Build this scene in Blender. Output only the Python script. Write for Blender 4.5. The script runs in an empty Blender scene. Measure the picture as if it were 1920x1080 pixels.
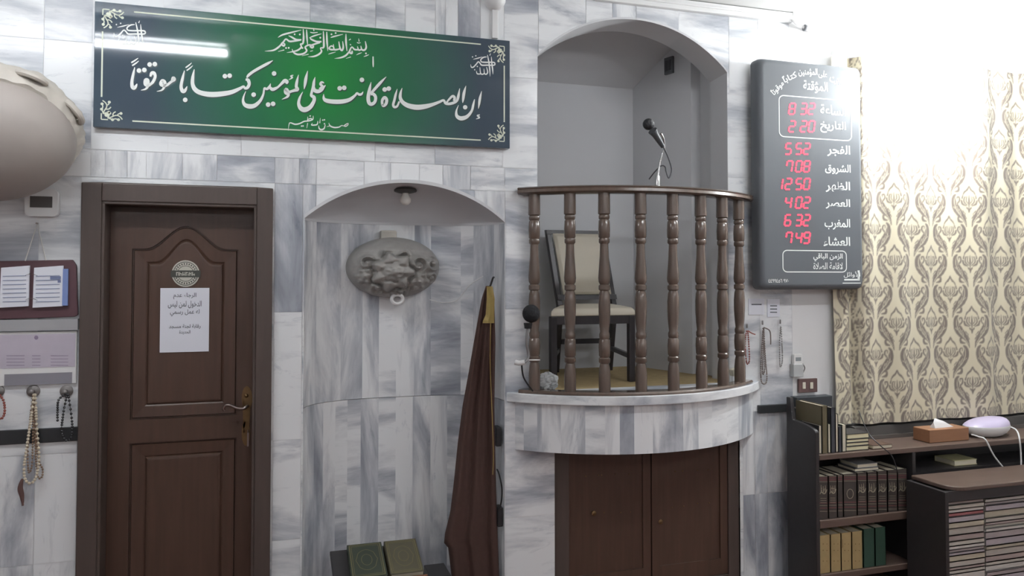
import bpy, math, random
import numpy as np
from mathutils import Vector
random.seed(7)
SC = bpy.context.scene
COL = SC.collection

# ------------------------------------------------------------------ camera, world, lights, exposure
F, CX, CY = 1430.0, 960.0, 480.0            # focal length and principal point (1920x1080 frame)
YAW, PITCH = math.radians(17.2), math.radians(1.6)
CAM = Vector((0, -3.48, 1.6))
FWD = Vector((math.sin(YAW)*math.cos(PITCH), math.cos(YAW)*math.cos(PITCH), math.sin(PITCH)))
RGT = Vector((math.cos(YAW), -math.sin(YAW), 0))
UPV = RGT.cross(FWD)
cd = bpy.data.cameras.new('camera')
cam = bpy.data.objects.new('camera', cd); COL.objects.link(cam)
cam.location = CAM
cam.rotation_euler = (math.radians(90)+PITCH, 0, -YAW)
cd.sensor_width = 36; cd.lens = F/1920*36; cd.clip_start = .05
cd.shift_y = -(540-CY)/1920
SC.camera = cam

def P(px, py, y=0.0):
    """where the sight line through a pixel meets the vertical plane Y = y"""
    d = FWD + RGT*((px-CX)/F) + UPV*((CY-py)/F)
    t = (y-CAM.y)/d.y
    return CAM + d*t
def PX(v):
    r = Vector(v)-CAM
    k = r.dot(FWD)
    return CX+F*r.dot(RGT)/k, CY-F*r.dot(UPV)/k

SC.view_settings.view_transform = 'Standard'
SC.view_settings.look = 'None'
SC.view_settings.exposure = 0.12
SC.view_settings.gamma = 1.0
SC.view_settings.use_curve_mapping = False
w = bpy.data.worlds.new('world'); SC.world = w; w.use_nodes = True
w.node_tree.nodes['Background'].inputs[0].default_value = (.8, .9, 1, 1)
w.node_tree.nodes['Background'].inputs[1].default_value = .05
TUBE_W, BULB_W = 88.0, 105.0
CEIL = P(1480, 25).z

# ------------------------------------------------------------------ materials
def lin(c):
    out = []
    for v in c:
        v = v/255
        out.append(v/12.92 if v <= .04045 else ((v+.055)/1.055)**2.4)
    return (*out, 1)
MATS = {}
def nodes(name):
    m = bpy.data.materials.new(name); m.use_nodes = True
    nt = m.node_tree
    return m, nt, nt.nodes['Principled BSDF']
def N(nt, kind, **kw):
    n = nt.nodes.new(kind)
    for k, v in kw.items(): setattr(n, k, v)
    return n
def mat(name, c, rough=.5, metal=0, spec=.5, var=.12, scale=8, stretch=(1, 1, 1), bump=0, coat=0, trans=0):
    if name in MATS: return MATS[name]
    m, nt, b = nodes(name)
    L = nt.links.new
    tc = N(nt, 'ShaderNodeTexCoord'); mp = N(nt, 'ShaderNodeMapping')
    mp.inputs['Scale'].default_value = stretch
    nz = N(nt, 'ShaderNodeTexNoise'); nz.inputs['Scale'].default_value = scale; nz.inputs['Detail'].default_value = 5
    L(tc.outputs['Object'], mp.inputs[0]); L(mp.outputs[0], nz.inputs['Vector'])
    mx = N(nt, 'ShaderNodeMix', data_type='RGBA')
    c0 = lin(c)
    mx.inputs[6].default_value = tuple(v*(1-var) for v in c0[:3])+(1,)
    mx.inputs[7].default_value = tuple(min(1, v*(1+var)) for v in c0[:3])+(1,)
    L(nz.outputs[0], mx.inputs[0]); L(mx.outputs[2], b.inputs['Base Color'])
    b.inputs['Roughness'].default_value = rough; b.inputs['Metallic'].default_value = metal
    b.inputs['Specular IOR Level'].default_value = spec
    b.inputs['Coat Weight'].default_value = coat
    b.inputs['Coat Roughness'].default_value = .08
    b.inputs['Transmission Weight'].default_value = trans
    if bump:
        bp = N(nt, 'ShaderNodeBump'); bp.inputs['Strength'].default_value = bump; bp.inputs['Distance'].default_value = .01
        L(nz.outputs[0], bp.inputs['Height']); L(bp.outputs[0], b.inputs['Normal'])
    MATS[name] = m
    return m
def emit(name, c, s):
    if name in MATS: return MATS[name]
    m, nt, b = nodes(name)
    b.inputs['Base Color'].default_value = lin(c)
    b.inputs['Emission Color'].default_value = lin(c); b.inputs['Emission Strength'].default_value = s
    MATS[name] = m
    return m
def make_marble():
    m, nt, b = nodes('veined_marble'); L = nt.links.new
    uv = N(nt, 'ShaderNodeUVMap'); uv.uv_map = 'uv'
    at = N(nt, 'ShaderNodeAttribute', attribute_name='tile')
    sp = N(nt, 'ShaderNodeSeparateColor'); L(at.outputs['Color'], sp.inputs[0])
    su = N(nt, 'ShaderNodeSeparateXYZ'); L(uv.outputs[0], su.inputs[0])
    cb = N(nt, 'ShaderNodeCombineXYZ'); L(su.outputs[1], cb.inputs[0]); L(su.outputs[0], cb.inputs[1])
    rot = N(nt, 'ShaderNodeMix', data_type='VECTOR')
    L(sp.outputs[1], rot.inputs[0]); L(uv.outputs[0], rot.inputs[4]); L(cb.outputs[0], rot.inputs[5])
    of = N(nt, 'ShaderNodeVectorMath', operation='MULTIPLY'); of.inputs[1].default_value = (37, 91, 53)
    cr = N(nt, 'ShaderNodeCombineXYZ')
    for i in range(3): L(sp.outputs[0], cr.inputs[i])
    L(cr.outputs[0], of.inputs[0])
    ad = N(nt, 'ShaderNodeVectorMath', operation='ADD'); L(rot.outputs[1], ad.inputs[0]); L(of.outputs[0], ad.inputs[1])
    mp = N(nt, 'ShaderNodeMapping'); mp.inputs['Scale'].default_value = (1.5, 6.0, 1); L(ad.outputs[0], mp.inputs[0])
    n1 = N(nt, 'ShaderNodeTexNoise'); n1.inputs['Scale'].default_value = 1.0; n1.inputs['Detail'].default_value = 7
    n1.inputs['Roughness'].default_value = .58; n1.inputs['Distortion'].default_value = .6
    L(mp.outputs[0], n1.inputs['Vector'])
    sh = N(nt, 'ShaderNodeMath', operation='MULTIPLY_ADD'); L(sp.outputs[2], sh.inputs[0]); sh.inputs[1].default_value = .45
    mp3 = N(nt, 'ShaderNodeMapping'); mp3.inputs['Scale'].default_value = (5, 60, 1); L(ad.outputs[0], mp3.inputs[0])
    n3 = N(nt, 'ShaderNodeTexNoise'); n3.inputs['Scale'].default_value = 1.0; n3.inputs['Detail'].default_value = 4; n3.inputs['Distortion'].default_value = .4
    L(mp3.outputs[0], n3.inputs['Vector'])
    k1 = N(nt, 'ShaderNodeMath', operation='MULTIPLY_ADD'); L(n1.outputs[0], k1.inputs[0]); k1.inputs[1].default_value = 1.3; k1.inputs[2].default_value = -.20
    k2 = N(nt, 'ShaderNodeMath', operation='MULTIPLY_ADD'); L(n3.outputs[0], k2.inputs[0]); k2.inputs[1].default_value = .13; L(k1.outputs[0], k2.inputs[2])
    L(k2.outputs[0], sh.inputs[2])
    ra = N(nt, 'ShaderNodeValToRGB'); L(sh.outputs[0], ra.inputs[0])
    e = ra.color_ramp.elements
    e[0].position = .60; e[0].color = lin((232, 234, 235))
    e[1].position = 1.0; e[1].color = lin((136, 141, 149))
    q = e.new(.68); q.color = lin((216, 218, 220))
    q = e.new(.76); q.color = lin((192, 196, 201))
    q = e.new(.86); q.color = lin((168, 172, 180))
    # speckle and thin dark veins
    n2 = N(nt, 'ShaderNodeTexNoise'); n2.inputs['Scale'].default_value = 3.2; n2.inputs['Detail'].default_value = 9
    n2.inputs['Roughness'].default_value = .72; n2.inputs['Distortion'].default_value = .8
    L(mp.outputs[0], n2.inputs['Vector'])
    r2 = N(nt, 'ShaderNodeValToRGB'); L(n2.outputs[0], r2.inputs[0])
    r2.color_ramp.elements[0].position = .30; r2.color_ramp.elements[0].color = (.62, .64, .68, 1)
    r2.color_ramp.elements[1].position = .42; r2.color_ramp.elements[1].color = (1, 1, 1, 1)
    mu = N(nt, 'ShaderNodeMix', data_type='RGBA', blend_type='MULTIPLY'); mu.inputs[0].default_value = .75
    L(ra.outputs[0], mu.inputs[6]); L(r2.outputs[0], mu.inputs[7])
    L(mu.outputs[2], b.inputs['Base Color'])
    b.inputs['Roughness'].default_value = .22; b.inputs['Specular IOR Level'].default_value = .35
    return m
MARBLE = make_marble()
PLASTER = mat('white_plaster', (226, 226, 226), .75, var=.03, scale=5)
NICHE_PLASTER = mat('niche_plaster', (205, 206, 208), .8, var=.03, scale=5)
GROUT = mat('grout', (150, 150, 152), .9)
DOORWOOD = mat('dark_door_wood', (78, 58, 48), .36, var=.25, scale=5, stretch=(9, 9, .7), spec=.4)
FRAMEWOOD = mat('door_frame_wood', (78, 67, 62), .4, var=.2, scale=5, stretch=(8, 8, .8), spec=.4)
RAILWOOD = mat('varnished_rail_wood', (96, 82, 73), .22, var=.28, scale=6, stretch=(7, 7, 1.2), coat=.35)
BLACKWOOD = mat('black_wood', (46, 44, 45), .4, var=.2, scale=5, stretch=(2, 6, 6))
SHELFWOOD = mat('brown_shelf_wood', (92, 76, 68), .4, var=.22, scale=5, stretch=(1, 7, 7))
WHITEPAINT = mat('white_lettering', (232, 236, 232), .45, var=.02)
CHROME = mat('chrome', (200, 200, 200), .18, metal=1, var=.03)
STEEL = mat('worn_steel', (150, 140, 135), .3, metal=1, var=.2)
BRASS = mat('aged_brass', (120, 96, 66), .4, metal=.8, var=.3, scale=30)
BLACKPLASTIC = mat('black_plastic', (28, 28, 31), .45, var=.1)
WHITEPLASTIC = mat('white_plastic', (225, 225, 224), .4, var=.03)
PAPER = mat('white_paper', (226, 228, 236), .85, var=.03)
INK = mat('grey_ink', (95, 98, 105), .9)
GOLD = mat('gold_thread', (150, 130, 76), .5, metal=.3, var=.2, scale=40)

# ------------------------------------------------------------------ mesh helpers
ORIG = {}
class MB:
    """collects verts / faces (plus optional uv and marble tile values) for ONE mesh object"""
    def __init__(s): s.v = []; s.f = []; s.a = []; s.uv = []
    def face(s, pts, attr=None, uv=None):
        i = len(s.v); s.v += [Vector(p) for p in pts]
        s.f.append(tuple(range(i, i+len(pts)))); s.a.append(attr or (0, 0, 0, 1))
        s.uv.append(uv or [(0, 0)]*len(pts))
    def faces(s, verts, faces, attr=None):
        i = len(s.v); s.v += [Vector(p) for p in verts]
        for f in faces:
            s.f.append(tuple(i+k for k in f)); s.a.append(attr or (0, 0, 0, 1))
            s.uv.append([((verts[k][0]+verts[k][1]), verts[k][2]) for k in f])
    def box(s, x0, x1, y0, y1, z0, z1, attr=None):
        v = [(x, y, z) for z in (z0, z1) for y in (y0, y1) for x in (x0, x1)]
        s.faces(v, [(0, 2, 3, 1), (4, 5, 7, 6), (0, 1, 5, 4), (2, 6, 7, 3), (0, 4, 6, 2), (1, 3, 7, 5)], attr)
        return s
    def obox(s, c, dx, dy, dz):
        """box from centre and three half-extent vectors"""
        c, dx, dy, dz = map(Vector, (c, dx, dy, dz))
        v = [c+dx*i+dy*j+dz*k for k in (-1, 1) for j in (-1, 1) for i in (-1, 1)]
        s.faces(v, [(0, 2, 3, 1), (4, 5, 7, 6), (0, 1, 5, 4), (2, 6, 7, 3), (0, 4, 6, 2), (1, 3, 7, 5)])
        return s
    def prism(s, poly, d):
        """polygon (list of 3-D points) pushed along vector d"""
        n = len(poly); d = Vector(d); p = [Vector(q) for q in poly]
        s.faces(p+[q+d for q in p], [tuple(range(n-1, -1, -1)), tuple(range(n, 2*n))] +
                [(k, (k+1) % n, n+(k+1) % n, n+k) for k in range(n)])
        return s
    def loft(s, rings, closed=True, caps=True):
        n = len(rings[0]); v = [q for r in rings for q in r]; f = []
        for i in range(len(rings)-1):
            for k in range(n if closed else n-1):
                a, b2 = i*n+k, i*n+(k+1) % n
                f.append((a, b2, b2+n, a+n))
        if caps and closed:
            f.append(tuple(range(n-1, -1, -1))); f.append(tuple((len(rings)-1)*n+k for k in range(n)))
        s.faces(v, f); return s
    def tube(s, pts, r, n=8, smooth=True):
        pts = [Vector(p) for p in pts]
        if smooth and len(pts) > 2: pts = catmull(pts, 6)
        rs = r if callable(r) else (lambda t: r)
        rings = []; up = None
        for i, p in enumerate(pts):
            t = (pts[min(i+1, len(pts)-1)]-pts[max(i-1, 0)]).normalized()
            if up is None:
                up = Vector((0, 0, 1)) if abs(t.z) < .9 else Vector((1, 0, 0))
            a = t.cross(up).normalized(); bb = a.cross(t).normalized(); up = bb
            rr = rs(i/(len(pts)-1))
            rings.append([p+a*math.cos(2*math.pi*k/n)*rr+bb*math.sin(2*math.pi*k/n)*rr for k in range(n)])
        s.loft(rings); return s
    def lathe(s, base, prof, n=20, axis=(0, 0, 1)):
        """prof: (height, radius) along axis from base"""
        ax = Vector(axis).normalized(); u = ax.orthogonal().normalized(); v2 = ax.cross(u)
        base = Vector(base)
        s.loft([[base+ax*h+u*math.cos(2*math.pi*k/n)*r+v2*math.sin(2*math.pi*k/n)*r for k in range(n)] for h, r in prof])
        return s
    def ball(s, c, r, n=10, m=6, sc=(1, 1, 1)):
        c = Vector(c)
        rings = []
        for i in range(m+1):
            th = math.pi*min(max(i/m, .02), .98)
            rings.append([c+Vector((math.sin(th)*math.cos(2*math.pi*k/n)*r*sc[0], math.sin(th)*math.sin(2*math.pi*k/n)*r*sc[1], -math.cos(th)*r*sc[2])) for k in range(n)])
        s.loft(rings); return s
    def build(s, name, m, parent=None, smooth=False, bevel=0, origin=None, solid=0):
        if not s.v: return None
        xs = np.array([tuple(v) for v in s.v])
        lo, hi = xs.min(0), xs.max(0)
        o = Vector(origin) if origin else Vector(((lo[0]+hi[0])/2, (lo[1]+hi[1])/2, lo[2]))
        me = bpy.data.meshes.new(name)
        me.from_pydata([tuple(v-o) for v in s.v], [], s.f)
        ul = me.uv_layers.new(name='uv')
        flat = [c for f in s.uv for c in f]
        ul.data.foreach_set('uv', np.array(flat, dtype=np.float32).ravel())
        ca = me.color_attributes.new('tile', 'FLOAT_COLOR', 'CORNER')
        buf = []
        for f, a in zip(s.f, s.a): buf += [a]*len(f)
        ca.data.foreach_set('color', np.array(buf, dtype=np.float32).ravel())
        for mm in (m if isinstance(m, (list, tuple)) else [m]): me.materials.append(mm)
        if smooth:
            me.polygons.foreach_set('use_smooth', [True]*len(me.polygons))
            me.set_sharp_from_angle(angle=math.radians(40))
        ob = bpy.data.objects.new(name, me); COL.objects.link(ob)
        if parent:
            ob.parent = parent; ob.location = o-ORIG[parent]
        else:
            ob.location = o
        ORIG[ob] = o
        if bevel:
            bv = ob.modifiers.new('bevel', 'BEVEL'); bv.width = bevel; bv.segments = 2; bv.limit_method = 'ANGLE'
            wd = ob.modifiers.new('weld', 'WELD'); wd.merge_threshold = 1e-5
            ob.modifiers.move(1, 0)
        if solid:
            sm = ob.modifiers.new('solid', 'SOLIDIFY'); sm.thickness = solid; sm.offset = 0
        return ob
def catmull(pts, n):
    out = []
    q = [pts[0]]+list(pts)+[pts[-1]]
    for i in range(1, len(q)-2):
        for k in range(n):
            t = k/n
            out.append(.5*((2*q[i])+(q[i+1]-q[i-1])*t+(2*q[i-1]-5*q[i]+4*q[i+1]-q[i+2])*t*t+(3*q[i]-q[i-1]-3*q[i+1]+q[i+2])*t**3))
    out.append(pts[-1])
    return out
def thing(name, label, cat, loc, group=None):
    o = bpy.data.objects.new(name, None); COL.objects.link(o); o.location = loc
    o.empty_display_size = .05
    ORIG[o] = Vector(loc)
    return tag(o, label, cat, group)
def tag(o, label, cat, group=None, kind=None):
    o['label'] = label; o['category'] = cat
    if group: o['group'] = group
    if kind: o['kind'] = kind
    return o
def struct(o, label=None, cat=None):
    o['kind'] = 'structure'
    if label: o['label'] = label; o['category'] = cat
    return o
def boxpx(mb, x0, x1, y0, y1, yf, depth):
    """box whose front face (plane Y=yf) spans the given pixels, running back by depth"""
    ym, xm = (y0+y1)/2, (x0+x1)/2
    mb.box(P(x0, ym, yf).x, P(x1, ym, yf).x, yf, yf+depth, P(xm, y1, yf).z, P(xm, y0, yf).z)
    return mb

# strokes: ribbons of varying width drawn on the plane Y = y, pixel units
LAYER = [0]
def stroke(mb, pts, y, n=5):
    pts = [Vector(p if len(p) == 3 else (*p, 14)) for p in pts]
    c = catmull(pts, n) if len(pts) > 2 else pts
    LAYER[0] = (LAYER[0]+1) % 12
    y = y-LAYER[0]*2e-5
    L, R = [], []
    for i, p in enumerate(c):
        t = c[min(i+1, len(c)-1)]-c[max(i-1, 0)]; t = Vector((t.x, t.y)).normalized()
        nn = Vector((-t.y, t.x)); h = max(p.z, .2)/2
        L.append((p.x+nn.x*h, p.y+nn.y*h)); R.append((p.x-nn.x*h, p.y-nn.y*h))
    for i in range(len(c)-1):
        mb.face([P(*L[i], y), P(*R[i], y), P(*R[i+1], y), P(*L[i+1], y)])
def dot(mb, x, y0, r, y, n=10):
    mb.face([P(x+math.cos(2*math.pi*k/n)*r, y0+math.sin(2*math.pi*k/n)*r, y-3e-4) for k in range(n)])

# Arabic shaping to presentation forms (fonts inside Blender)
FORMS = {}
for k, (c, n) in {'ء': (0xFE80, 1), 'آ': (0xFE81, 2), 'أ': (0xFE83, 2), 'ؤ': (0xFE85, 2), 'إ': (0xFE87, 2), 'ئ': (0xFE89, 4), 'ا': (0xFE8D, 2), 'ب': (0xFE8F, 4), 'ة': (0xFE93, 2),
                  'ت': (0xFE95, 4), 'ث': (0xFE99, 4), 'ج': (0xFE9D, 4), 'ح': (0xFEA1, 4), 'خ': (0xFEA5, 4), 'د': (0xFEA9, 2), 'ذ': (0xFEAB, 2), 'ر': (0xFEAD, 2), 'ز': (0xFEAF, 2),
                  'س': (0xFEB1, 4), 'ش': (0xFEB5, 4), 'ص': (0xFEB9, 4), 'ض': (0xFEBD, 4), 'ط': (0xFEC1, 4), 'ظ': (0xFEC5, 4), 'ع': (0xFEC9, 4), 'غ': (0xFECD, 4), 'ف': (0xFED1, 4),
                  'ق': (0xFED5, 4), 'ك': (0xFED9, 4), 'ل': (0xFEDD, 4), 'م': (0xFEE1, 4), 'ن': (0xFEE5, 4), 'ه': (0xFEE9, 4), 'و': (0xFEED, 2), 'ى': (0xFEEF, 2), 'ي': (0xFEF1, 4)}.items():
    FORMS[k] = (c, n)
LIG = {'لا': 0xFEFB, 'لأ': 0xFEF7, 'لإ': 0xFEF9}
def shape(s):
    out = []; i = 0; prev = False
    while i < len(s):
        c = s[i]
        if s[i:i+2] in LIG:
            out.append(chr(LIG[s[i:i+2]]+(1 if prev else 0))); prev = False; i += 2; continue
        if c in FORMS:
            code, n = FORMS[c]
            nxt = n == 4 and i+1 < len(s) and s[i+1] in FORMS and s[i+1] != 'ء'
            k = (3 if prev else 2) if nxt else (1 if prev and n > 1 else 0)
            out.append(chr(code+k)); prev = nxt
        elif c == 'ـ': out.append(c)
        else: out.append(c); prev = False
        i += 1
    return ''.join(reversed(out))
def text_verts(s, bold=0.0, arabic=True):
    cu = bpy.data.curves.new('tmp', 'FONT'); cu.body = shape(s) if arabic else s
    cu.size = 1; cu.offset = bold; cu.resolution_u = 3
    o = bpy.data.objects.new('tmp', cu); COL.objects.link(o)
    dg = bpy.context.evaluated_depsgraph_get()
    me = bpy.data.meshes.new_from_object(o.evaluated_get(dg))
    v = np.array([tuple(q.co[:2]) for q in me.vertices]) if len(me.vertices) else np.zeros((0, 2))
    f = [tuple(p.vertices) for p in me.polygons]
    bpy.data.objects.remove(o); bpy.data.curves.remove(cu); bpy.data.meshes.remove(me)
    return v, f
def fit_text(mb, s, x0, y0, x1, y1, y, bold=0.0, arabic=True, rot=0.0):
    """text stretched into a pixel box on the plane Y=y"""
    v, f = text_verts(s, bold, arabic)
    if not len(v): return
    lo, hi = v.min(0), v.max(0)
    xm, ym = (x0+x1)/2, (y0+y1)/2
    X0, X1 = P(x0, ym, y).x, P(x1, ym, y).x
    Z0, Z1 = P(xm, y1, y).z, P(xm, y0, y).z
    cx, cz = (X0+X1)/2, (Z0+Z1)/2
    pts = []
    for q in v:
        a = ((q[0]-lo[0])/max(hi[0]-lo[0], 1e-6)-.5)*(X1-X0)
        b = ((q[1]-lo[1])/max(hi[1]-lo[1], 1e-6)-.5)*(Z1-Z0)
        pts.append((cx+a*math.cos(rot)-b*math.sin(rot), y, cz+a*math.sin(rot)+b*math.cos(rot)))
    mb.faces(pts, f)

# ------------------------------------------------------------------ room shell
XL, XR, YB = -3.2, 5.2, -7.0
struct(MB().box(XL, XR, YB, 1.2, -.1, 0).build('floor', mat('red_carpet', (120, 92, 84), .95, var=.3, scale=60)))
struct(MB().box(XL, XR, YB, 1.2, CEIL, CEIL+.1).build('ceiling', mat('ceiling_paint', (232, 232, 230), .8, var=.02)))
struct(MB().box(XL-.1, XL, YB, 1.2, 0, CEIL).build('wall_left', PLASTER))
struct(MB().box(XR, XR+.1, YB, 1.2, 0, CEIL).build('wall_right', PLASTER))
struct(MB().box(XL, XR, YB-.1, YB, 0, CEIL).build('wall_back', PLASTER))

# openings of the front wall: (x0, x1, z0, top(x))
ZH = lambda y: P(560, y).z
d0, d1 = P(190, 600).x, P(480, 600).x
dz = P(335, 382).z
m0, m1 = P(570, 500).x, P(946, 500).x
mc, ma = (m0+m1)/2, (m1-m0)/2
m_spring, m_apex = P(760, 412).z, P(745, 341).z
p0, p1 = P(1008, 250).x, P(1364, 250).x
pc, pa = (p0+p1)/2, (p1-p0)/2
p_spring, p_apex = (P(1008, 105).z+P(1364, 135).z)/2, P(1185, 36).z
FLOORZ = P(1190, 742, -.27).z                 # pulpit floor / ledge top
c0, c1 = P(1040, 950).x, P(1388, 950).x       # cupboard
cz1 = FLOORZ-.2
def arch(c, a, s, top):
    r = top-s; R = (a*a+r*r)/(2*r)
    return lambda x: s-(R-r)+math.sqrt(max(R*R-(x-c)**2, 0))
m_top, p_top = arch(mc, ma, m_spring, m_apex), arch(pc, pa, p_spring, p_apex)
HOLES = [(d0, d1, -1, lambda x: dz), (m0, m1, -1, m_top), (p0, p1, FLOORZ-.05, p_top), (c0, c1, -1, lambda x: cz1)]
HX = sorted({round(h[0]+(h[1]-h[0])*k/40, 6) for h in HOLES for k in range(41)})

def wall_tile(mb, x0, x1, z0, z1, attr, y=0.0, g=.0008):
    x0 += g; x1 -= g; z0 += g; z1 -= g
    xs = [x0]+[x for x in HX if x0+1e-5 < x < x1-1e-5]+[x1]
    for a, b in zip(xs, xs[1:]):
        mid = (a+b)/2
        hs = sorted([h for h in HOLES if h[0] < mid < h[1]], key=lambda h: h[2])
        la = lb = z0
        def emit_q(la, lb, ua, ub):
            ua, ub = min(ua, z1), min(ub, z1)
            la, lb = max(la, z0), max(lb, z0)
            if ua-la < 1e-5 and ub-lb < 1e-5: return
            ua, ub = max(ua, la), max(ub, lb)
            q = [(a, y, la), (b, y, lb), (b, y, ub), (a, y, ua)]
            mb.face(q, attr, [(p[0], p[2]) for p in q])
        for h in hs:
            emit_q(la, lb, h[2], h[2]); la, lb = h[3](a), h[3](b)
        emit_q(la, lb, z1, z1)
ORI = {'h': 0., 'v': 1.}
def T(ori='h', tint=.3): return (random.random(), ORI[ori], tint, 1)
wall = MB()
def row(y0, y1, xs, specs=None):
    z0, z1 = (ZH(y1) if y1 < 1200 else 0), (ZH(y0) if y0 > -90 else CEIL)
    X = [P(x, 500).x if x > -300 else XL for x in xs]
    for i in range(len(X)-1):
        s = specs[i] if specs else (random.choice('hhv'), random.choice((.15, .25, .35, .45)))
        wall_tile(wall, X[i], X[i+1], z0, z1, T(*s))
row(-99, 112, [-400, -60, 75, 167, 300, 450, 578, 702, 758, 815, 834, 858, 900, 945, 1010, 1100, 1150, 1195, 1275, 1370, 1425, 1484],
    [('h', .2), ('h', .3), ('h', .32), ('h', .3), ('h', .2), ('h', .22), ('h', .38), ('h', .28), ('h', .2), ('v', .5), ('v', .25), ('v', .5), ('v', .2),
     ('h', .33), ('h', .3), ('h', .2), ('v', .45), ('h', .22), ('h', .35), ('h', .3), ('h', .28)])
row(112, 297, [-400, -60, 75, 167, 312, 450, 578, 702, 815, 942, 1008, 1364, 1425, 1484],
    [('h', .2), ('h', .3), ('h', .25), ('h', .22), ('h', .2), ('h', .18), ('h', .28), ('h', .25), ('h', .3), ('h', .38), ('h', .3), ('h', .36), ('h', .34)])
row(297, 345, [-400, -60, 75, 167, 194, 236, 272, 340, 405, 514, 560, 592, 682, 732, 786, 830, 882, 946, 1008, 1364, 1425, 1484],
    [('h', .2), ('h', .3), ('h', .25), ('v', .25), ('v', .5), ('v', .3), ('v', .2), ('v', .25), ('h', .5), ('v', .5), ('v', .45), ('h', .25), ('v', .45), ('v', .18),
     ('h', .2), ('v', .42), ('h', .15), ('h', .2), ('h', .3), ('h', .3), ('h', .3)])
row(345, 585, [-400, -60, 72, 150, 514, 567, 592, 682, 740, 835, 890, 947, 1008, 1364, 1424, 1484],
    [('h', .2), ('h', .34), ('h', .36), ('h', .3), ('v', .58), ('v', .5), ('h', .25), ('v', .4), ('h', .2), ('v', .4), ('v', .3), ('h', .32), ('h', .3), ('h', .34), ('h', .3)])
row(585, 823, [-400, -60, 72, 150, 514, 567, 947, 1008, 1364, 1424, 1484],
    [('h', .2), ('h', .32), ('h', .34), ('h', .2), ('h', .06), ('h', .2), ('h', .36), ('h', .3), ('h', .25), ('h', .33)])
row(823, 1010, [-400, -60, 72, 150, 514, 567, 947, 1040, 1390, 1412, 1436, 1484],
    [('h', .2), ('v', .36), ('v', .12), ('h', .2), ('h', .36), ('h', .2), ('h', .34), ('h', .2), ('v', .48), ('v', .55), ('v', .5)])
row(1010, 1400, [-400, -60, 72, 150, 514, 567, 947, 1040, 1390, 1412, 1436, 1484],
    [('h', .2), ('v', .36), ('v', .12), ('h', .2), ('h', .3), ('h', .2), ('h', .22), ('h', .2), ('v', .48), ('v', .55), ('v', .5)])
XM = P(1484, 500).x                            # right end of the marble
# marble edge on the right and the backing wall
wall.face([(XM, 0, 0), (XM, .02, 0), (XM, .02, CEIL), (XM, 0, CEIL)], T('v', .3), [(0, 0), (.02, 0), (.02, 2), (0, 2)])
struct(wall.build('wall_front', MARBLE, origin=(0, 0, 0)))
back = MB()
wall_tile(back, XL, XR, 0, CEIL, (0, 0, 0, 1), y=.0025)
ob = back.build('wall_plaster', [PLASTER], origin=(0, 0, 0)); struct(ob)
# opaque outer skin behind the niches, so that no light leaks in
sk = MB()
sk.box(XL, XR, 1.15, 1.2, 0, CEIL); struct(sk.build('wall_outer', PLASTER))

# ------------------------------------------------------------------ prayer niche (mihrab)
MD = .28
def plan(t):                                   # t -1..1 -> depth
    return MD*max(0, 1-abs(t)**2.6)**(1/2.6)
TS = [math.sin(math.pi/2*(k/60*2-1)) for k in range(61)]
def plan_pts(n=240):
    ts = [math.sin(math.pi/2*(k/n*2-1)) for k in range(n+1)]
    return [(mc+ma*t, plan(t)) for t in ts]
PP = plan_pts()
PPX = [PX((x, y, 1.5))[0] for x, y in PP]
def strip_params(edges):
    """pixel edges -> indices on the plan curve"""
    out = []
    for e in edges:
        k = min(range(len(PPX)), key=lambda i: abs(PPX[i]-e) + (0 if i > 10 else .0))
        out.append(k)
    out[0], out[-1] = 0, len(PP)-1
    return out
ni = MB()
def niche_band(z0, z1, edges, specs):
    idx = strip_params(edges)
    u = 0
    for j in range(len(idx)-1):
        a = T(*specs[j])
        for k in range(idx[j], idx[j+1]):
            (x0, y0), (x1, y1) = PP[k], PP[k+1]
            l = math.hypot(x1-x0, y1-y0)
            ni.face([(x0, y0, z0), (x1, y1, z0), (x1, y1, z1), (x0, y0, z1)], a, [(u, z0), (u+l, z0), (u+l, z1), (u, z1)])
            u += l
zj = P(745, 744, MD).z
niche_band(zj+.001, m_spring, [568, 582, 593, 640, 680, 711, 744, 777, 807, 863, 887, 926, 947],
           [('v', .4), ('v', .5), ('v', .5), ('v', .48), ('v', .42), ('h', .22), ('v', .22), ('v', .5), ('h', .5), ('h', .3), ('v', .45), ('v', .4)])
niche_band(0, zj-.001, [568, 590, 607, 630, 652, 677, 711, 744, 775, 807, 840, 887, 947],
           [('v', .36), ('v', .52), ('v', .22), ('h', .42), ('h', .5), ('v', .42), ('h', .33), ('v', .28), ('v', .54), ('v', .52), ('h', .5), ('v', .42)])
struct(ni.build('wall_mihrab', MARBLE, origin=(0, 0, 0)))
so = MB()                                      # plaster half dome over the niche
grid = []
for k in range(61):
    t = TS[k]; x = mc+ma*t
    grid.append([(x, plan(t)*math.sin(v*math.pi/2/10), m_spring+(m_top(x)-m_spring)*math.cos(v*math.pi/2/10)) for v in range(11)])
so.loft(grid, closed=False)
# thin plaster lip round the arch
lip = [(mc+ma*t, m_top(mc+ma*t)) for t in TS]
so.loft([[(x, -.008, z-.004), (x, -.008, z+.012), (x, .004, z+.012), (x, .004, z-.004)] for x, z in lip])
so.loft([[(mc+ma*t, plan(t)-.004, m_spring+dz_) for dz_ in (-.006, .006)]+[(mc+ma*t, plan(t)+.01, m_spring+dz_) for dz_ in (.006, -.006)] for t in TS])
struct(so.build('ceiling_mihrab', NICHE_PLASTER, smooth=True, origin=(0, 0, 0)))

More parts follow.
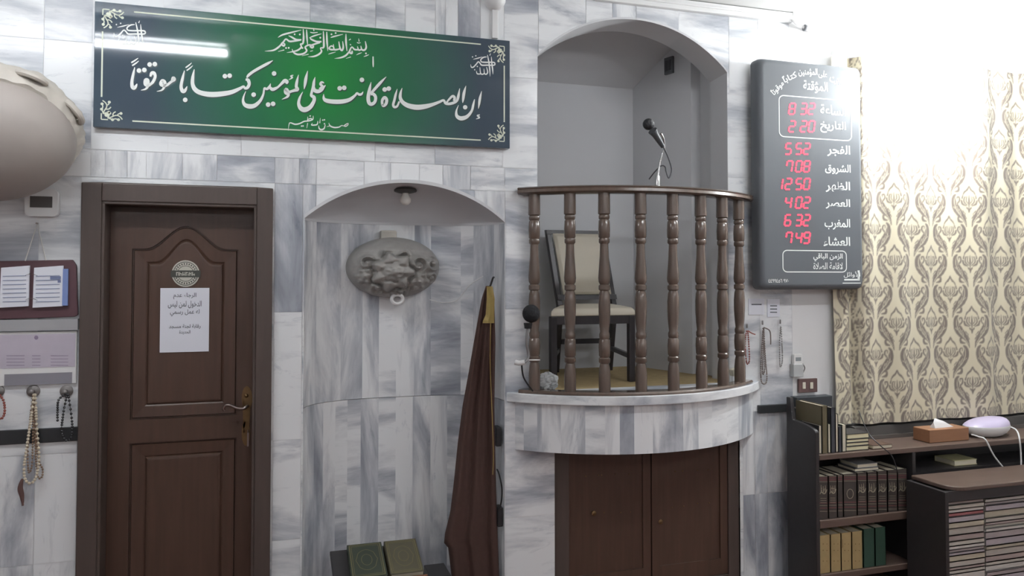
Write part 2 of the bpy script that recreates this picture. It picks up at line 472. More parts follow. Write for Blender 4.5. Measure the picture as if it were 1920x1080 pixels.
# ------------------------------------------------------------------ pulpit chamber
PB = .8
ch = MB()
CZ = P(1060, 160, PB).z+.01
xr2 = P(1187, 300, PB).x
xj1 = p1+.05
fz = FLOORZ
def quad(*p): ch.face(p)
q_top = lambda x: p_top(min(max(x, p0), p1))
quad((p0, .17, fz), (p0-.12, .17, fz), (p0-.12, .17, 3.2), (p0, .17, 3.2))
quad((p0, 0, fz), (p0, .17, fz), (p0, .17, p_spring), (p0, 0, p_spring))
quad((p1, 0, fz), (p1, .165, fz), (p1, .165, p_spring), (p1, 0, p_spring))
quad((p1, .165, fz), (xj1, .165, fz), (xj1, .165, 3.2), (p1, .165, 3.2))
quad((xj1, .165, fz), (xj1, .35, fz), (xj1, .35, 3.2), (xj1, .165, 3.2))
quad((xj1, .35, fz), (p1-.01, .35, fz), (p1-.01, .35, 3.2), (xj1, .35, 3.2))
quad((p1-.01, .35, fz), (xr2, PB, fz), (xr2, PB, 3.2), (p1-.01, .35, 3.2))
quad((xr2, PB, fz), (p0-.12, PB, fz), (p0-.12, PB, 3.2), (xr2, PB, 3.2))
quad((p0-.12, .17, fz), (p0-.12, PB, fz), (p0-.12, PB, 3.2), (p0-.12, .17, 3.2))
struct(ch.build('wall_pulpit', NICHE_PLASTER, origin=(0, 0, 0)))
cv = MB()
rings = []
for k in range(41):
    x = p0+(p1-p0)*k/40
    rings.append([(x, 0, p_top(x)), (x, .165, p_top(x)-.012), (x, .18, p_top(x)-.0)])
cv.loft(rings, closed=False)
CF = 3.06
cv.loft([[(x, .175+(PB-.175)*v/8, CF+(CZ-CF)*(v/8)**1.25) for v in range(9)] for x in (p0-.12, pc, xj1)], closed=False)
cv.loft([[(p0+(p1-p0)*k/40, .18, p_top(p0+(p1-p0)*k/40)), (p0+(p1-p0)*k/40, .18, CF)] for k in range(41)], closed=False)
cv.loft([[(p0+(p1-p0)*k/40, -.006, p_top(p0+(p1-p0)*k/40)+e) for e in (-.003, .008)] for k in range(41)], closed=False)
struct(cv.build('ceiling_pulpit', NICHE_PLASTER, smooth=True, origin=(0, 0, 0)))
struct(MB().box(p0-.12, xj1, .01, PB, fz-.04, fz).box(p0+.001, p1-.001, -.002, .01, fz-.04, fz).build('floor_pulpit', mat('straw_carpet', (168, 148, 108), .9, var=.25, scale=25)))

# balcony: arc in front of the wall
BX0, BX1 = P(950, 740).x, P(1424, 740).x
bc, bh, BS = (BX0+BX1)/2, (BX1-BX0)/2, .30
BR = (bh*bh+BS*BS)/(2*BS)
bcy = -BS+BR
def arc(off=0, n=64, trim=0.0, ltrim=0.0):
    """points of the balcony arc moved inward by off, from wall to wall"""
    R = BR-off
    a = math.asin(min(1, math.sqrt(max(R*R-bcy*bcy, 0))/R))
    a0, a1 = -a+ltrim, a-trim
    return [(bc+R*math.sin(a0+(a1-a0)*k/n), bcy-R*math.cos(a0+(a1-a0)*k/n)) for k in range(n+1)]
bal = thing('pulpit_balcony', 'curved marble pulpit balcony jutting from the wall above the brown cupboard', 'balcony', (bc, -.1, fz-.3))
zl0 = P(1190, 762, -BS).z
zb = P(1190, 853, -BS+.03).z
cz1_ = zb
ap = MB()
A = arc(.03)
edges_px = [940, 984, 1008, 1020, 1056, 1096, 1136, 1160, 1192, 1222, 1278, 1308, 1338, 1362, 1386, 1402, 1430]
sp = [('h', .34), ('h', .48), ('v', .42), ('v', .5), ('v', .25), ('h', .4), ('v', .3), ('v', .4), ('v', .28), ('v', .36), ('v', .36), ('h', .12), ('h', .33), ('h', .12), ('v', .4), ('v', .42)]
AP = [PX((x, y, zb))[0] for x, y in A]
u = 0
at_ = [T(*s) for s in sp]
for k in range(len(A)-1):
    mid = (AP[k]+AP[k+1])/2
    j = max([i for i in range(len(sp)) if edges_px[i] <= mid] or [0])
    (x0, y0), (x1, y1) = A[k], A[k+1]
    l = math.hypot(x1-x0, y1-y0)
    ap.face([(x0, y0, zb), (x1, y1, zb), (x1, y1, zl0), (x0, y0, zl0)], at_[j], [(u, zb), (u+l, zb), (u+l, zl0), (u, zl0)])
    u += l
ap.face([(x, y, zb) for x, y in reversed(A)], T('h', .4), [(x, y) for x, y in reversed(A)])
ap.build('apron', MARBLE, bal)
lg = MB()
O_ = arc(0)
n = len(O_)
v = [(x, y, zl0) for x, y in O_]+[(x, y, fz) for x, y in O_]
a1 = T('h', .3)
for k in range(n-1):
    lg.face([v[k], v[k+1], v[n+k+1], v[n+k]], a1, [(k*.03, 0), (k*.03+.03, 0), (k*.03+.03, .03), (k*.03, .03)])
lg.face(v[n:], a1, [(p[0], p[1]) for p in v[n:]]); lg.face(v[:n][::-1], a1, [(p[0], p[1]) for p in v[:n][::-1]])
lg.build('ledge_slab', MARBLE, bal, bevel=.004)

# railing
ra = thing('balcony_railing', 'curved dark wooden railing with turned balusters on the pulpit balcony', 'railing', (bc, -.2, fz))
zr = P(1190, 347, -BS+.02).z
RC = arc(.045, 200, .065, .012)
def sweep(mb, pts, sec, z):
    rings = []
    for i, (x, y) in enumerate(pts):
        a, b = pts[max(i-1, 0)], pts[min(i+1, len(pts)-1)]
        t = Vector((b[0]-a[0], b[1]-a[1])).normalized(); nn = Vector((t.y, -t.x))
        rings.append([(x+nn.x*s, y+nn.y*s, z+h) for s, h in sec])
    mb.loft(rings)
hr = MB(); sweep(hr, RC, [(-.04, -.034), (.036, -.034), (.046, -.026), (.042, -.012), (.046, -.006), (.036, 0), (-.036, 0), (-.042, -.01)], zr)
hr.build('handrail', RAILWOOD, ra, smooth=True)
br = MB(); sweep(br, RC, [(-.032, 0), (.034, 0), (.036, .008), (.030, .016), (-.032, .016)], fz)
br.build('bottom_rail', RAILWOOD, ra, smooth=True)
zb0, zb1 = fz+.016, zr-.034
H = zb1-zb0
prof = [(0, 27), (.105, 28), (.11, 22), (.115, 25), (.128, 25), (.134, 21), (.14, 25), (.18, 27), (.222, 26), (.228, 22), (.234, 25), (.25, 25), (.258, 19), (.32, 21), (.38, 25), (.43, 28),
        (.45, 26), (.462, 20), (.468, 26), (.488, 26), (.495, 20), (.51, 24), (.55, 27), (.60, 27), (.66, 24), (.70, 20), (.712, 24), (.728, 24), (.736, 21), (.742, 25), (.78, 27), (.82, 25),
        (.828, 21), (.834, 26), (.852, 26), (.86, 20), (.88, 24), (.92, 27), (1, 27)]
bal_px = [1003, 1068, 1134, 1202, 1263, 1315, 1355, 1387]
RCPX = [PX((x, y, 1.4))[0] for x, y in RC]
bm0 = None
for bx in bal_px:
    k = min(range(len(RCPX)), key=lambda i: abs(RCPX[i]-bx))
    x, y = RC[k]
    if bm0 is None:
        b0 = MB().lathe((x, y, zb0), [((1-t)*H, r*.00103) for t, r in reversed(prof)], 24)
        bm0 = b0.build('baluster', RAILWOOD, ra, smooth=True)
    else:
        c = bm0.copy(); COL.objects.link(c); c.parent = ra
        c.location = Vector((x, y, zb0))-ORIG[ra]

# ------------------------------------------------------------------ door
dr = thing('door_1', 'dark brown panelled wooden door under the green sign', 'door', ((d0+d1)/2, .1, 0)); dr['kind'] = 'structure'
fo0, fo1 = P(150, 500, -.03).x, P(511, 500, -.03).x
fz1 = P(330, 347, -.03).z
fr = MB()
fr.box(fo0, d0, -.03, .0, 0, fz1).box(d1, fo1, -.03, .0, 0, fz1).box(d0, d1, -.03, .0, dz, fz1)
fr.box(d0-.001, d0+.012, -.025, .14, 0, dz).box(d1-.012, d1+.001, -.025, .14, 0, dz).box(d0, d1, -.025, .14, dz-.012, dz+.001)
fr.build('door_frame', FRAMEWOOD, dr, bevel=.004)
LY = .085                                       # leaf front
lx0, lx1, lz1 = d0+.013, d1-.013, dz-.013
leaf = MB()
leaf.box(lx0, lx1, LY+.012, LY+.045, .01, lz1)
# stiles and rails in front, cut out round the two panels
pa0, pa1 = P(246, 600, LY).x, P(446, 600, LY).x
zt_s, zt_a = P(345, 467, LY).z, P(345, 424, LY).z
zpb = P(345, 783, LY).z
zq1, zq0 = P(345, 826, LY).z, .22
pm, pw = (pa0+pa1)/2, (pa1-pa0)/2
def bell(x, ins=0):
    t = abs(x-pm)/pw
    f = 0 if t > .78 else .5+.5*math.cos(math.pi*t/.78)
    return zt_s+(zt_a-zt_s)*f-ins
cols = [lx0, pa0]+[pa0+(pa1-pa0)*k/40 for k in range(1, 40)]+[pa1, lx1]
for a, b in zip(cols, cols[1:]):
    if b <= pa0+1e-6 or a >= pa1-1e-6:
        leaf.prism([(a, LY, .01), (b, LY, .01), (b, LY, lz1), (a, LY, lz1)], (0, .013, 0)); continue
    leaf.prism([(a, LY, bell(a)), (b, LY, bell(b)), (b, LY, lz1), (a, LY, lz1)], (0, .013, 0))
    leaf.prism([(a, LY, zq1), (b, LY, zq1), (b, LY, zpb), (a, LY, zpb)], (0, .013, 0))
    leaf.prism([(a, LY, .01), (b, LY, .01), (b, LY, zq0), (a, LY, zq0)], (0, .013, 0))
leaf.build('door_leaf', DOORWOOD, dr)
def panel(outline_fn, name):
    mb = MB()
    rings = []
    for ins, yy in ((.006, LY+.012), (.010, LY+.001), (.055, LY+.004), (.062, LY+.0085), (.068, LY+.0015), (.075, LY+.0005)):
        rings.append([(x, yy, z) for x, z in outline_fn(ins)])
    n = len(rings[0])
    mb.loft(rings, caps=False)
    mb.face(rings[-1])
    mb.build(name, DOORWOOD, dr)
def up_out(i):
    xs = [pa0+i+(pa1-pa0-2*i)*k/40 for k in range(41)]
    return [(pa0+i, zpb+i), (pa1-i, zpb+i)]+[(x, bell(pm+(x-pm)*pw/(pw-i), i)) for x in reversed(xs)]
panel(up_out, 'panel')
panel(lambda i: [(pa0+i, zq0+i), (pa1-i, zq0+i), (pa1-i, zq1-i), (pa0+i, zq1-i)], 'panel')
# handle
es = MB()
def loz(px, ys, hw):
    pts = []
    for k in range(20):
        a = 2*math.pi*k/20
        pts.append(P(px+math.cos(a)*hw, (ys[0]+ys[1])/2+math.sin(a)*(ys[1]-ys[0])/2, LY-.004))
    return pts
es.prism(loz(463, (724, 770), 10), (0, .005, 0)); es.prism(loz(461, (790, 836), 8), (0, .005, 0))
q = [P(455, 750, LY-.004), P(470, 750, LY-.004), P(467, 812, LY-.004), P(456, 812, LY-.004)]
es.prism(q, (0, .005, 0))
es.ball(P(462, 742, LY-.006), .009)
esc = es.build('door_handle', BRASS, dr, smooth=True)
lv = MB()
hp = lambda x, y, d: P(x, y, LY-d)
lv.tube([hp(463, 762, .0), hp(463, 762, .045), hp(455, 766, .055), hp(444, 765, .058), hp(432, 760, .058), hp(424, 760, .056), hp(419, 766, .052), hp(421, 770, .05)], lambda t: .0075-.002*t, 10)
lv.build('lever', STEEL, esc, smooth=True)
ky = MB().tube([hp(465, 806, .0), hp(465, 808, .02), hp(465, 812, .03)], .003, 6).obox(hp(465, 824, .03), (.004, 0, 0), (0, .0015, 0), (0, 0, .03))
ky.build('key', STEEL, esc)

# notice and round seal on the door
nt_ = thing('paper_notice', 'white printed paper notice taped to the brown door', 'notice', P(346, 660, LY))
nb = MB()
boxpx(nb, 300, 392, 540, 660, LY-.0035, .0025); nb.build('sheet', PAPER, nt_)
tx = MB()
yy = LY-.0042
fit_text(tx, 'الرجاء عدم', 325, 549, 368, 561, yy, .01)
fit_text(tx, 'الدخول لمن ليس', 315, 564, 378, 578, yy, .01)
fit_text(tx, 'له عمل رسمي', 319, 580, 374, 593, yy, .01)
fit_text(tx, 'رقابة لجنة مسجد', 317, 608, 376, 617, yy, .012)
fit_text(tx, 'الحديدة', 336, 619, 357, 627, yy, .012)
tx.build('printed_text', INK, nt_)
sl = thing('round_seal', 'round pale seal sticker above the paper notice on the door', 'sticker', P(348, 538, LY))
sb = MB(); cx_, cy_ = 348, 513
disc = lambda r, y: [P(cx_+math.cos(2*math.pi*k/36)*r*1.05, cy_+math.sin(2*math.pi*k/36)*r, y) for k in range(36)]
sb.prism(disc(25, LY-.0028), (0, .002, 0)); sb.build('disc', mat('seal_beige', (196, 194, 182), .7), sl)
s2 = MB()
for r0, r1 in ((22.5, 21.2), (15, 14)):
    a, b = disc(r0, LY-.0033), disc(r1, LY-.0033)
    for k in range(36): s2.face([a[k], a[(k+1) % 36], b[(k+1) % 36], b[k]])
for k in range(26):
    a = 2*math.pi*k/26; r = 18.3
    s2.face([P(cx_+math.cos(a+t)*(r+q)*1.05, cy_+math.sin(a+t)*(r+q), LY-.0033) for t, q in ((-.06, -1.6), (.06, -1.6), (.05, 1.6), (-.05, 1.6))])
boxpx(s2, 320, 376, 507, 520, LY-.0042, .0012)
s2.build('band', mat('seal_dark', (70, 72, 66), .7), sl)
s3 = MB()
for i, bx in enumerate((331, 337, 343, 349, 355, 361)):
    stroke(s3, [(bx, 510, 1.5), (bx, 517, 1.5)], LY-.0046); stroke(s3, [(bx, 511+(i % 3)*2, 1.3), (bx+3.6, 511+(i % 3)*2, 1.3)], LY-.0046); stroke(s3, [(bx+3.5, 510+(i % 2)*3, 1.3), (bx+3.5, 517, 1.3)], LY-.0046)
s3.build('band_lettering', mat('seal_beige', (196, 194, 182)), sl)

# ------------------------------------------------------------------ green sign
SY = -.035
sg = thing('calligraphy_sign', 'long green sign with white Arabic calligraphy above the door and prayer niche', 'sign', P(565, 257, -.02))
sx0, sx1 = P(176, 120, SY).x, P(956, 180, SY).x
sz0, sz1 = P(565, 258, SY).z, P(565, 39, SY).z
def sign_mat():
    m, nt, b = nodes('green_sign_print_reflection'); L = nt.links.new
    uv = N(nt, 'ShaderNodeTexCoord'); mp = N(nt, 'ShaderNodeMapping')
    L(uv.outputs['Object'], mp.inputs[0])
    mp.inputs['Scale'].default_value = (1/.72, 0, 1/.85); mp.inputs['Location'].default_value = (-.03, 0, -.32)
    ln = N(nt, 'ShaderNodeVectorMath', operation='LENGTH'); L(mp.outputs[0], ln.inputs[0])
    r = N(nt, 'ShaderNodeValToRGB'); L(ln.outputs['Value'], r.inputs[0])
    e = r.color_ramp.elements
    e[0].position = 0; e[0].color = lin((36, 138, 62)); e[1].position = 1; e[1].color = lin((66, 80, 92))  # print gradient; edge colours also lightened to stand in for the room's reflection
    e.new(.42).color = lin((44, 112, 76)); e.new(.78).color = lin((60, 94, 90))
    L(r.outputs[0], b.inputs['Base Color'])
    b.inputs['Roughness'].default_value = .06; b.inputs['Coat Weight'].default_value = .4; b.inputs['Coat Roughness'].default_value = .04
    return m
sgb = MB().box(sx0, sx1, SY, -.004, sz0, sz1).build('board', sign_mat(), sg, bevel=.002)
CAL = []
def S(ox, oy, sc, pts): CAL.append([(ox+p[0]/sc, oy+p[1]/sc, (p[2] if len(p) > 2 else 24)/sc) for p in pts])
DOTS = []
def D(ox, oy, sc, *ps, r=40):
    for x, y in ps: DOTS.append((ox+x/sc, oy+y/sc, r/sc))
a = (230, 100, 9)
S(*a, [(145, 158, 26), (200, 125, 26), (262, 80, 10)]); S(*a, [(160, 208, 26), (215, 172, 26), (272, 128, 10)])
S(*a, [(203, 235, 12), (178, 350, 42), (155, 480, 52), (163, 565, 62), (195, 582, 62), (225, 550, 42), (242, 512, 12)])
D(*a, (275, 290), (365, 280), (455, 188), (542, 182), (1055, 785))
S(*a, [(465, 392, 30), (490, 335, 56), (530, 335, 56), (548, 392, 48), (515, 475, 50), (470, 522, 42), (430, 545, 42), (385, 522, 60), (388, 455, 64), (422, 450, 52), (430, 495, 50), (420, 562, 45), (380, 604, 30), (308, 622, 8)])
S(*a, [(832, 470, 40), (850, 415, 52), (872, 440, 54), (820, 478, 42), (750, 532, 45), (690, 550, 42), (645, 520, 60), (672, 465, 64), (712, 495, 56), (702, 562, 45), (660, 620, 28), (575, 642, 6)])
S(*a, [(1042, 292, 12), (1010, 420, 44), (985, 550, 52), (1000, 622, 62), (1030, 642, 62), (1063, 610, 45), (1087, 556, 10)])
S(*a, [(1062, 242, 22), (1120, 200, 24), (1165, 160, 8)]); S(*a, [(1080, 290, 22), (1135, 250, 24), (1184, 206, 8)])
a = (330, 100, 9)
S(*a, [(308, 270, 10), (283, 400, 50), (280, 520, 62), (325, 612, 74), (425, 668, 78), (600, 694, 88), (800, 680, 82), (950, 650, 70), (1080, 592, 50), (1140, 560, 38), (1165, 590, 40), (1205, 578, 52), (1235, 520, 52), (1218, 455, 58), (1175, 440, 34)])
S(*a, [(1196, 412, 24), (1222, 372, 44), (1300, 310, 46), (1420, 240, 48), (1550, 170, 44), (1635, 120, 8)])
D(*a, (825, 385), (905, 377))
a = (440, 100, 9)
D(*a, (665, 340), (320, 697), (565, 865), (648, 852))
S(*a, [(188, 640, 8), (155, 720, 26), (142, 800, 42), (172, 868, 62), (250, 895, 78), (340, 880, 68), (430, 800, 50), (480, 700, 36), (495, 620, 32), (505, 588, 34), (545, 602, 42), (588, 560, 40), (606, 508, 8)])
S(*a, [(590, 570, 40), (635, 608, 56), (690, 592, 48), (735, 566, 36), (790, 512, 44), (845, 462, 60), (882, 480, 60), (868, 512, 36)])
S(*a, [(990, 368, 12), (948, 384, 26), (972, 410, 26), (915, 445, 10)])
S(*a, [(1078, 360, 8), (1052, 470, 44), (1040, 560, 50), (1060, 608, 58), (1018, 622, 52), (960, 640, 42), (912, 652, 50), (868, 612, 68), (868, 662, 68), (906, 690, 50), (886, 735, 38), (795, 778, 6)])
S(*a, [(1232, 295, 8), (1203, 420, 50), (1187, 520, 44), (1172, 605, 8)])
S(*a, [(1150, 648, 8), (1102, 740, 36), (1080, 840, 52), (1110, 920, 72), (1180, 952, 84), (1270, 910, 72), (1335, 812, 58), (1338, 742, 58), (1295, 712, 48), (1300, 660, 42), (1328, 560, 50), (1338, 480, 42), (1357, 400, 8)])
S(*a, [(1330, 560, 44), (1345, 620, 62), (1400, 642, 64), (1460, 620, 56), (1502, 570, 40), (1534, 538, 8)])
S(*a, [(1510, 502, 14), (1472, 488, 40), (1446, 520, 40), (1480, 560, 44), (1440, 610, 60)])
a = (540, 110, 9)
S(*a, [(602, 596, 8), (605, 670, 46), (652, 708, 68), (780, 726, 74), (920, 722, 72), (1040, 690, 60), (1130, 622, 40), (1165, 582, 34), (1200, 605, 40), (1240, 598, 38), (1268, 556, 8)])
D(*a, (872, 500), (948, 492), (1247, 358), (1632, 520), (1700, 505))
S(*a, [(1402, 395, 8), (1376, 520, 50), (1354, 650, 60), (1366, 740, 62), (1410, 768, 58), (1465, 728, 52), (1478, 650, 52), (1440, 598, 52), (1392, 600, 40)])
S(*a, [(1400, 585, 40), (1470, 505, 46), (1560, 405, 46), (1658, 305, 8)])
S(*a, [(1592, 785, 40), (1590, 705, 46), (1630, 655, 52), (1664, 692, 52), (1654, 760, 50), (1612, 795, 46), (1588, 772, 40)])
a = (640, 120, 11.25)
S(*a, [(1180, 525, 8), (1147, 640, 46), (1120, 760, 52), (1094, 860, 52), (1122, 908, 54), (1178, 888, 46), (1222, 790, 36)])
a = (740, 130, 9)
S(*a, [(126, 315, 8), (100, 400, 40), (95, 480, 54), (132, 552, 64), (222, 610, 78), (370, 640, 88), (520, 625, 78), (650, 590, 56), (760, 548, 44), (825, 522, 38), (858, 572, 44), (920, 582, 46), (1000, 562, 46), (1052, 525, 42), (1076, 445, 44), (1097, 322, 8)])
S(*a, [(875, 562, 28), (920, 505, 34), (978, 452, 42), (1012, 482, 46), (1000, 535, 38)])
S(*a, [(1203, 278, 8), (1172, 390, 46), (1156, 500, 40), (1148, 566, 8)])
S(*a, [(1078, 602, 6), (1042, 700, 30), (1046, 780, 52), (1090, 820, 68), (1150, 825, 72), (1230, 790, 56), (1300, 700, 40), (1326, 600, 38), (1348, 505, 12)])
D(*a, (1190, 640), r=38)
S(*a, [(1468, 368, 8), (1441, 480, 40), (1426, 580, 36), (1412, 664, 8)]); S(*a, [(1438, 768, 16), (1395, 780, 24), (1430, 815, 26), (1372, 838, 8)])
# opening formula
a = (490, 40, 8.727)
for s in ([(1700, 325, 12), (1716, 420, 28), (1690, 468, 30), (1645, 462, 26), (1628, 400, 10)], [(1645, 455, 24), (1595, 470, 26), (1572, 408, 10)], [(1590, 465, 24), (1525, 460, 26), (1480, 420, 20), (1442, 500, 32), (1482, 522, 30), (1484, 480, 20)],
          [(1450, 480, 24), (1385, 556, 30), (1300, 594, 26), (1198, 608, 4)], [(1385, 205, 12), (1386, 340, 30), (1402, 488, 10)], [(1330, 325, 10), (1340, 420, 28), (1320, 476, 28), (1288, 440, 28), (1268, 330, 14)],
          [(1285, 450, 22), (1225, 464, 28), (1190, 455, 26), (1178, 375, 10)], [(1195, 462, 26), (1140, 462, 28), (1108, 440, 26), (1148, 402, 22), (1192, 432, 14)], [(1135, 265, 12), (1200, 245, 24), (1335, 212, 8)],
          [(1070, 172, 14), (1075, 330, 30), (1088, 485, 8)], [(1015, 162, 14), (1022, 330, 30), (1018, 425, 30), (968, 438, 18), (985, 490, 28), (940, 540, 30), (860, 574, 26), (762, 580, 4)],
          [(985, 332, 26), (900, 330, 30), (815, 292, 26), (798, 262, 10)], [(785, 270, 10), (870, 235, 24), (985, 203, 8)],
          [(960, 345, 26), (880, 370, 28), (802, 402, 30), (832, 432, 28), (852, 408, 24), (790, 385, 24), (718, 420, 26), (742, 480, 28), (690, 528, 30), (600, 542, 30), (532, 512, 26), (502, 452, 6)],
          [(740, 134, 12), (746, 260, 28), (757, 385, 8)], [(685, 124, 12), (692, 260, 30), (680, 360, 28), (640, 372, 20), (655, 420, 26), (600, 470, 28), (520, 495, 22), (415, 512, 4)],
          [(655, 302, 24), (570, 300, 30), (500, 260, 28), (445, 235, 10)], [(640, 306, 24), (540, 322, 28), (460, 326, 30), (402, 290, 24), (360, 340, 28), (330, 372, 28), (368, 402, 28), (382, 372, 22), (340, 352, 18)],
          [(340, 365, 26), (272, 430, 30), (190, 475, 26), (58, 488, 4)], [(272, 264, 8), (350, 220, 26), (500, 180, 26), (655, 142, 8)],
          [(1555, 550, 6), (1600, 528, 16), (1645, 512, 6)], [(1675, 578, 6), (1720, 562, 16), (1762, 544, 6)], [(1095, 538, 6), (1150, 520, 16), (1215, 503, 6)], [(1385, 608, 6), (1465, 582, 14)], [(275, 494, 6), (375, 468, 14)],
          [(665, 564, 6), (772, 538, 14)], [(1592, 280, 6), (1600, 330, 18)], [(1432, 310, 8), (1462, 290, 18)], [(852, 112, 8), (862, 158, 16)], [(800, 178, 14), (850, 188, 16), (922, 180, 12)], [(1565, 345, 14), (1590, 355, 14), (1625, 350, 10)],
          [(1450, 375, 16), (1470, 390, 10)], [(800, 490, 14), (845, 480, 10)], [(1828, 575, 20), (1830, 700, 24), (1831, 750, 10)]):
    S(*a, s)
D(*a, (405, 436), (448, 434), (1712, 525), (672, 436), (1148, 212), (1216, 192), (965, 268), (630, 215), (545, 212), r=15)
# closing words
a = (520, 205, 12)
for s in ([(1600, 315, 14), (1560, 328, 22), (1512, 362, 20), (1542, 382, 24), (1588, 350, 18), (1598, 318, 12)], [(1530, 385, 20), (1450, 365, 20), (1385, 400, 28), (1280, 408, 32), (1190, 372, 28), (1158, 305, 8)], [(1195, 368, 24), (1110, 392, 6)],
          [(1078, 345, 14), (1052, 430, 30), (990, 458, 36), (942, 430, 30), (930, 362, 8)], [(967, 195, 8), (955, 310, 22)], [(912, 262, 12), (896, 338, 28), (830, 354, 30), (768, 350, 22), (792, 308, 8)],
          [(682, 310, 20), (662, 424, 10)], [(806, 145, 10), (800, 222, 24), (742, 250, 30), (680, 262, 28), (600, 272, 28), (500, 320, 30), (400, 336, 32), (300, 304, 26), (265, 332, 18), (243, 480, 5)],
          [(685, 165, 10), (682, 250, 22)], [(695, 225, 18), (756, 205, 24), (790, 238, 18)]):
    S(*a, s)
D(*a, (1022, 242), (1060, 236), (740, 150), (545, 376), (580, 374), (1060, 325), r=17)
# the round formula in both upper corners
AK = [[(632, 560, 14), (560, 570, 28), (500, 620, 28), (512, 670, 26), (600, 682, 30), (780, 682, 28), (816, 714, 26), (790, 746, 28), (640, 746, 30), (520, 746, 30), (480, 700, 26), (440, 670, 26), (390, 730, 28), (330, 790, 28), (285, 790, 24), (268, 725, 6)],
      [(735, 555, 10), (745, 700, 28), (765, 850, 28), (772, 950, 8)], [(648, 515, 14), (680, 680, 30), (700, 850, 30), (705, 1000, 6)], [(628, 790, 14), (652, 900, 28), (622, 950, 28), (580, 930, 24), (568, 825, 10)],
      [(582, 930, 24), (530, 952, 28), (492, 920, 24), (478, 795, 12)], [(500, 942, 22), (420, 940, 26), (398, 875, 10)], [(717, 482, 10), (700, 528, 22)], [(325, 615, 6), (430, 590, 24), (535, 558, 6)]]
AKD = [(420, 775), (360, 850), (312, 560), (386, 536)]
for s in AK: S(860, 60, 12, s)
D(860, 60, 12, *AKD, r=15)
mapk = lambda x, y: (430+(x-270)*1.055, 415+(y-520)*.93)
for s in AK: S(170, 0, 9.82, [(*mapk(p[0], p[1]), p[2]*.95) for p in s])
D(170, 0, 9.82, *[mapk(*p) for p in AKD], r=14)
sh2 = MB()  # drop shadow of the lettering, put in as a dark offset print
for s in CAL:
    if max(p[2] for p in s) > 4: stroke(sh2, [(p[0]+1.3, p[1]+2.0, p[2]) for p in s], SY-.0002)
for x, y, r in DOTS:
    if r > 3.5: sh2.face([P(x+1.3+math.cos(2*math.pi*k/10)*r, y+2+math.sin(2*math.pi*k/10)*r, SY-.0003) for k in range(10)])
sh2.build('lettering_drop_shadow', mat('drop_shadow_print', (34, 52, 50), .3, var=.02), sg)
le = MB()
for s in CAL: stroke(le, s, SY-.0006)
for x, y, r in DOTS: dot(le, x, y, r, SY-.0006)
le.build('lettering', WHITEPAINT, sg)
bd = MB()
bx0, bx1, bz0, bz1 = sx0+.03, sx1-.028, sz0+.032, sz1-.03
def wl(pts, wd):                                # world-space line on the board
    for (x0, z0), (x1, z1) in zip(pts, pts[1:]):
        t = Vector((x1-x0, z1-z0)).normalized()*wd/2
        bd.face([(x0-t.y, SY-.0005, z0+t.x), (x0+t.y, SY-.0005, z0-t.x), (x1+t.y, SY-.0005, z1-t.x), (x1-t.y, SY-.0005, z1+t.x)])
cl = .115
wl([(bx0+cl, bz0), (bx1-cl, bz0)], .006); wl([(bx0+cl, bz1), (bx1-cl, bz1)], .006)
wl([(bx0, bz0+cl*.8), (bx0, bz1-cl*.8)], .006); wl([(bx1, bz0+cl*.8), (bx1, bz1-cl*.8)], .006)
half = [[(200, 745), (200, 580)], [(240, 590), (275, 500), (320, 420), (330, 350), (290, 280), (225, 230)], [(300, 460), (380, 455), (430, 395)], [(240, 560), (215, 470), (235, 400), (215, 330)], [(330, 350), (370, 330), (392, 265)], [(240, 590), (310, 560), (385, 540)]]
hd = [(390, 265), (215, 325), (380, 540), (205, 470)]
for ix, iz in ((0, 0), (1, 0), (0, 1), (1, 1)):
    for sw in (0, 1):
        def cv_(p):
            a_, b_ = (p[0]-200)/15.43/430, (745-p[1])/15.43/430
            if sw: a_, b_ = b_, a_
            return ((bx0+a_) if not ix else (bx1-a_), (bz0+b_) if not iz else (bz1-b_))
        for s in half:
            c = catmull([Vector(q) for q in s], 4) if len(s) > 2 else [Vector(q) for q in s]
            wl([cv_(q) for q in c], .0045)
        for q in hd:
            x, z = cv_(q)
            bd.face([(x+math.cos(k*.785)*.006, SY-.0007, z+math.sin(k*.785)*.006) for k in range(8)])
    x, z = (bx0+.02 if not ix else bx1-.02), (bz0+.02 if not iz else bz1-.02)
    bd.face([(x+math.cos(k*.6283)*.009, SY-.0006, z+math.sin(k*.6283)*.009) for k in range(10)])
bd.build('border_ornament', mat('border_cream', (214, 220, 200), .45), sg)

# ------------------------------------------------------------------ digital prayer clock
KY = -.122
kx0, kx1 = P(1430, 320, KY).x-.018, P(1619, 320, KY).x
kz0, kz1 = P(1520, 543, KY).z, P(1520, 116, KY).z
ck = thing('prayer_clock', 'tall dark digital prayer time board with red digits between railing and curtain', 'clock', ((kx0+kx1)/2, -.04, kz0))
kb = MB()
def rrect(x0, x1, z0, z1, r, y, n=6):
    pts = []
    for cx2, cz2, a0 in ((x1-r, z1-r, 0), (x0+r, z1-r, 90), (x0+r, z0+r, 180), (x1-r, z0+r, 270)):
        for k in range(n+1):
            a = math.radians(a0+90*k/n); pts.append((cx2+r*math.cos(a), y, cz2+r*math.sin(a)))
    return pts
R_ = []
for i, yy in ((0, KY+.072), (0, KY+.04), (.004, KY+.017), (.012, KY+.005), (.024, KY), (.03, KY)):
    R_.append(rrect(kx0+i, kx1-i, kz0+i, kz1-i, .03, yy))
kb.loft(R_)
kb.build('housing', mat('anthracite_aluminium', (92, 96, 100), .52, metal=.0, spec=.4, var=.05), ck, smooth=True)
MB().box(kx0+.06, P(1484, 300).x, KY+.07, -.001, kz0+.2, kz1-.2).build('wall_mount', BLACKPLASTIC, ck)
kt = MB(); ky_ = KY-.0008
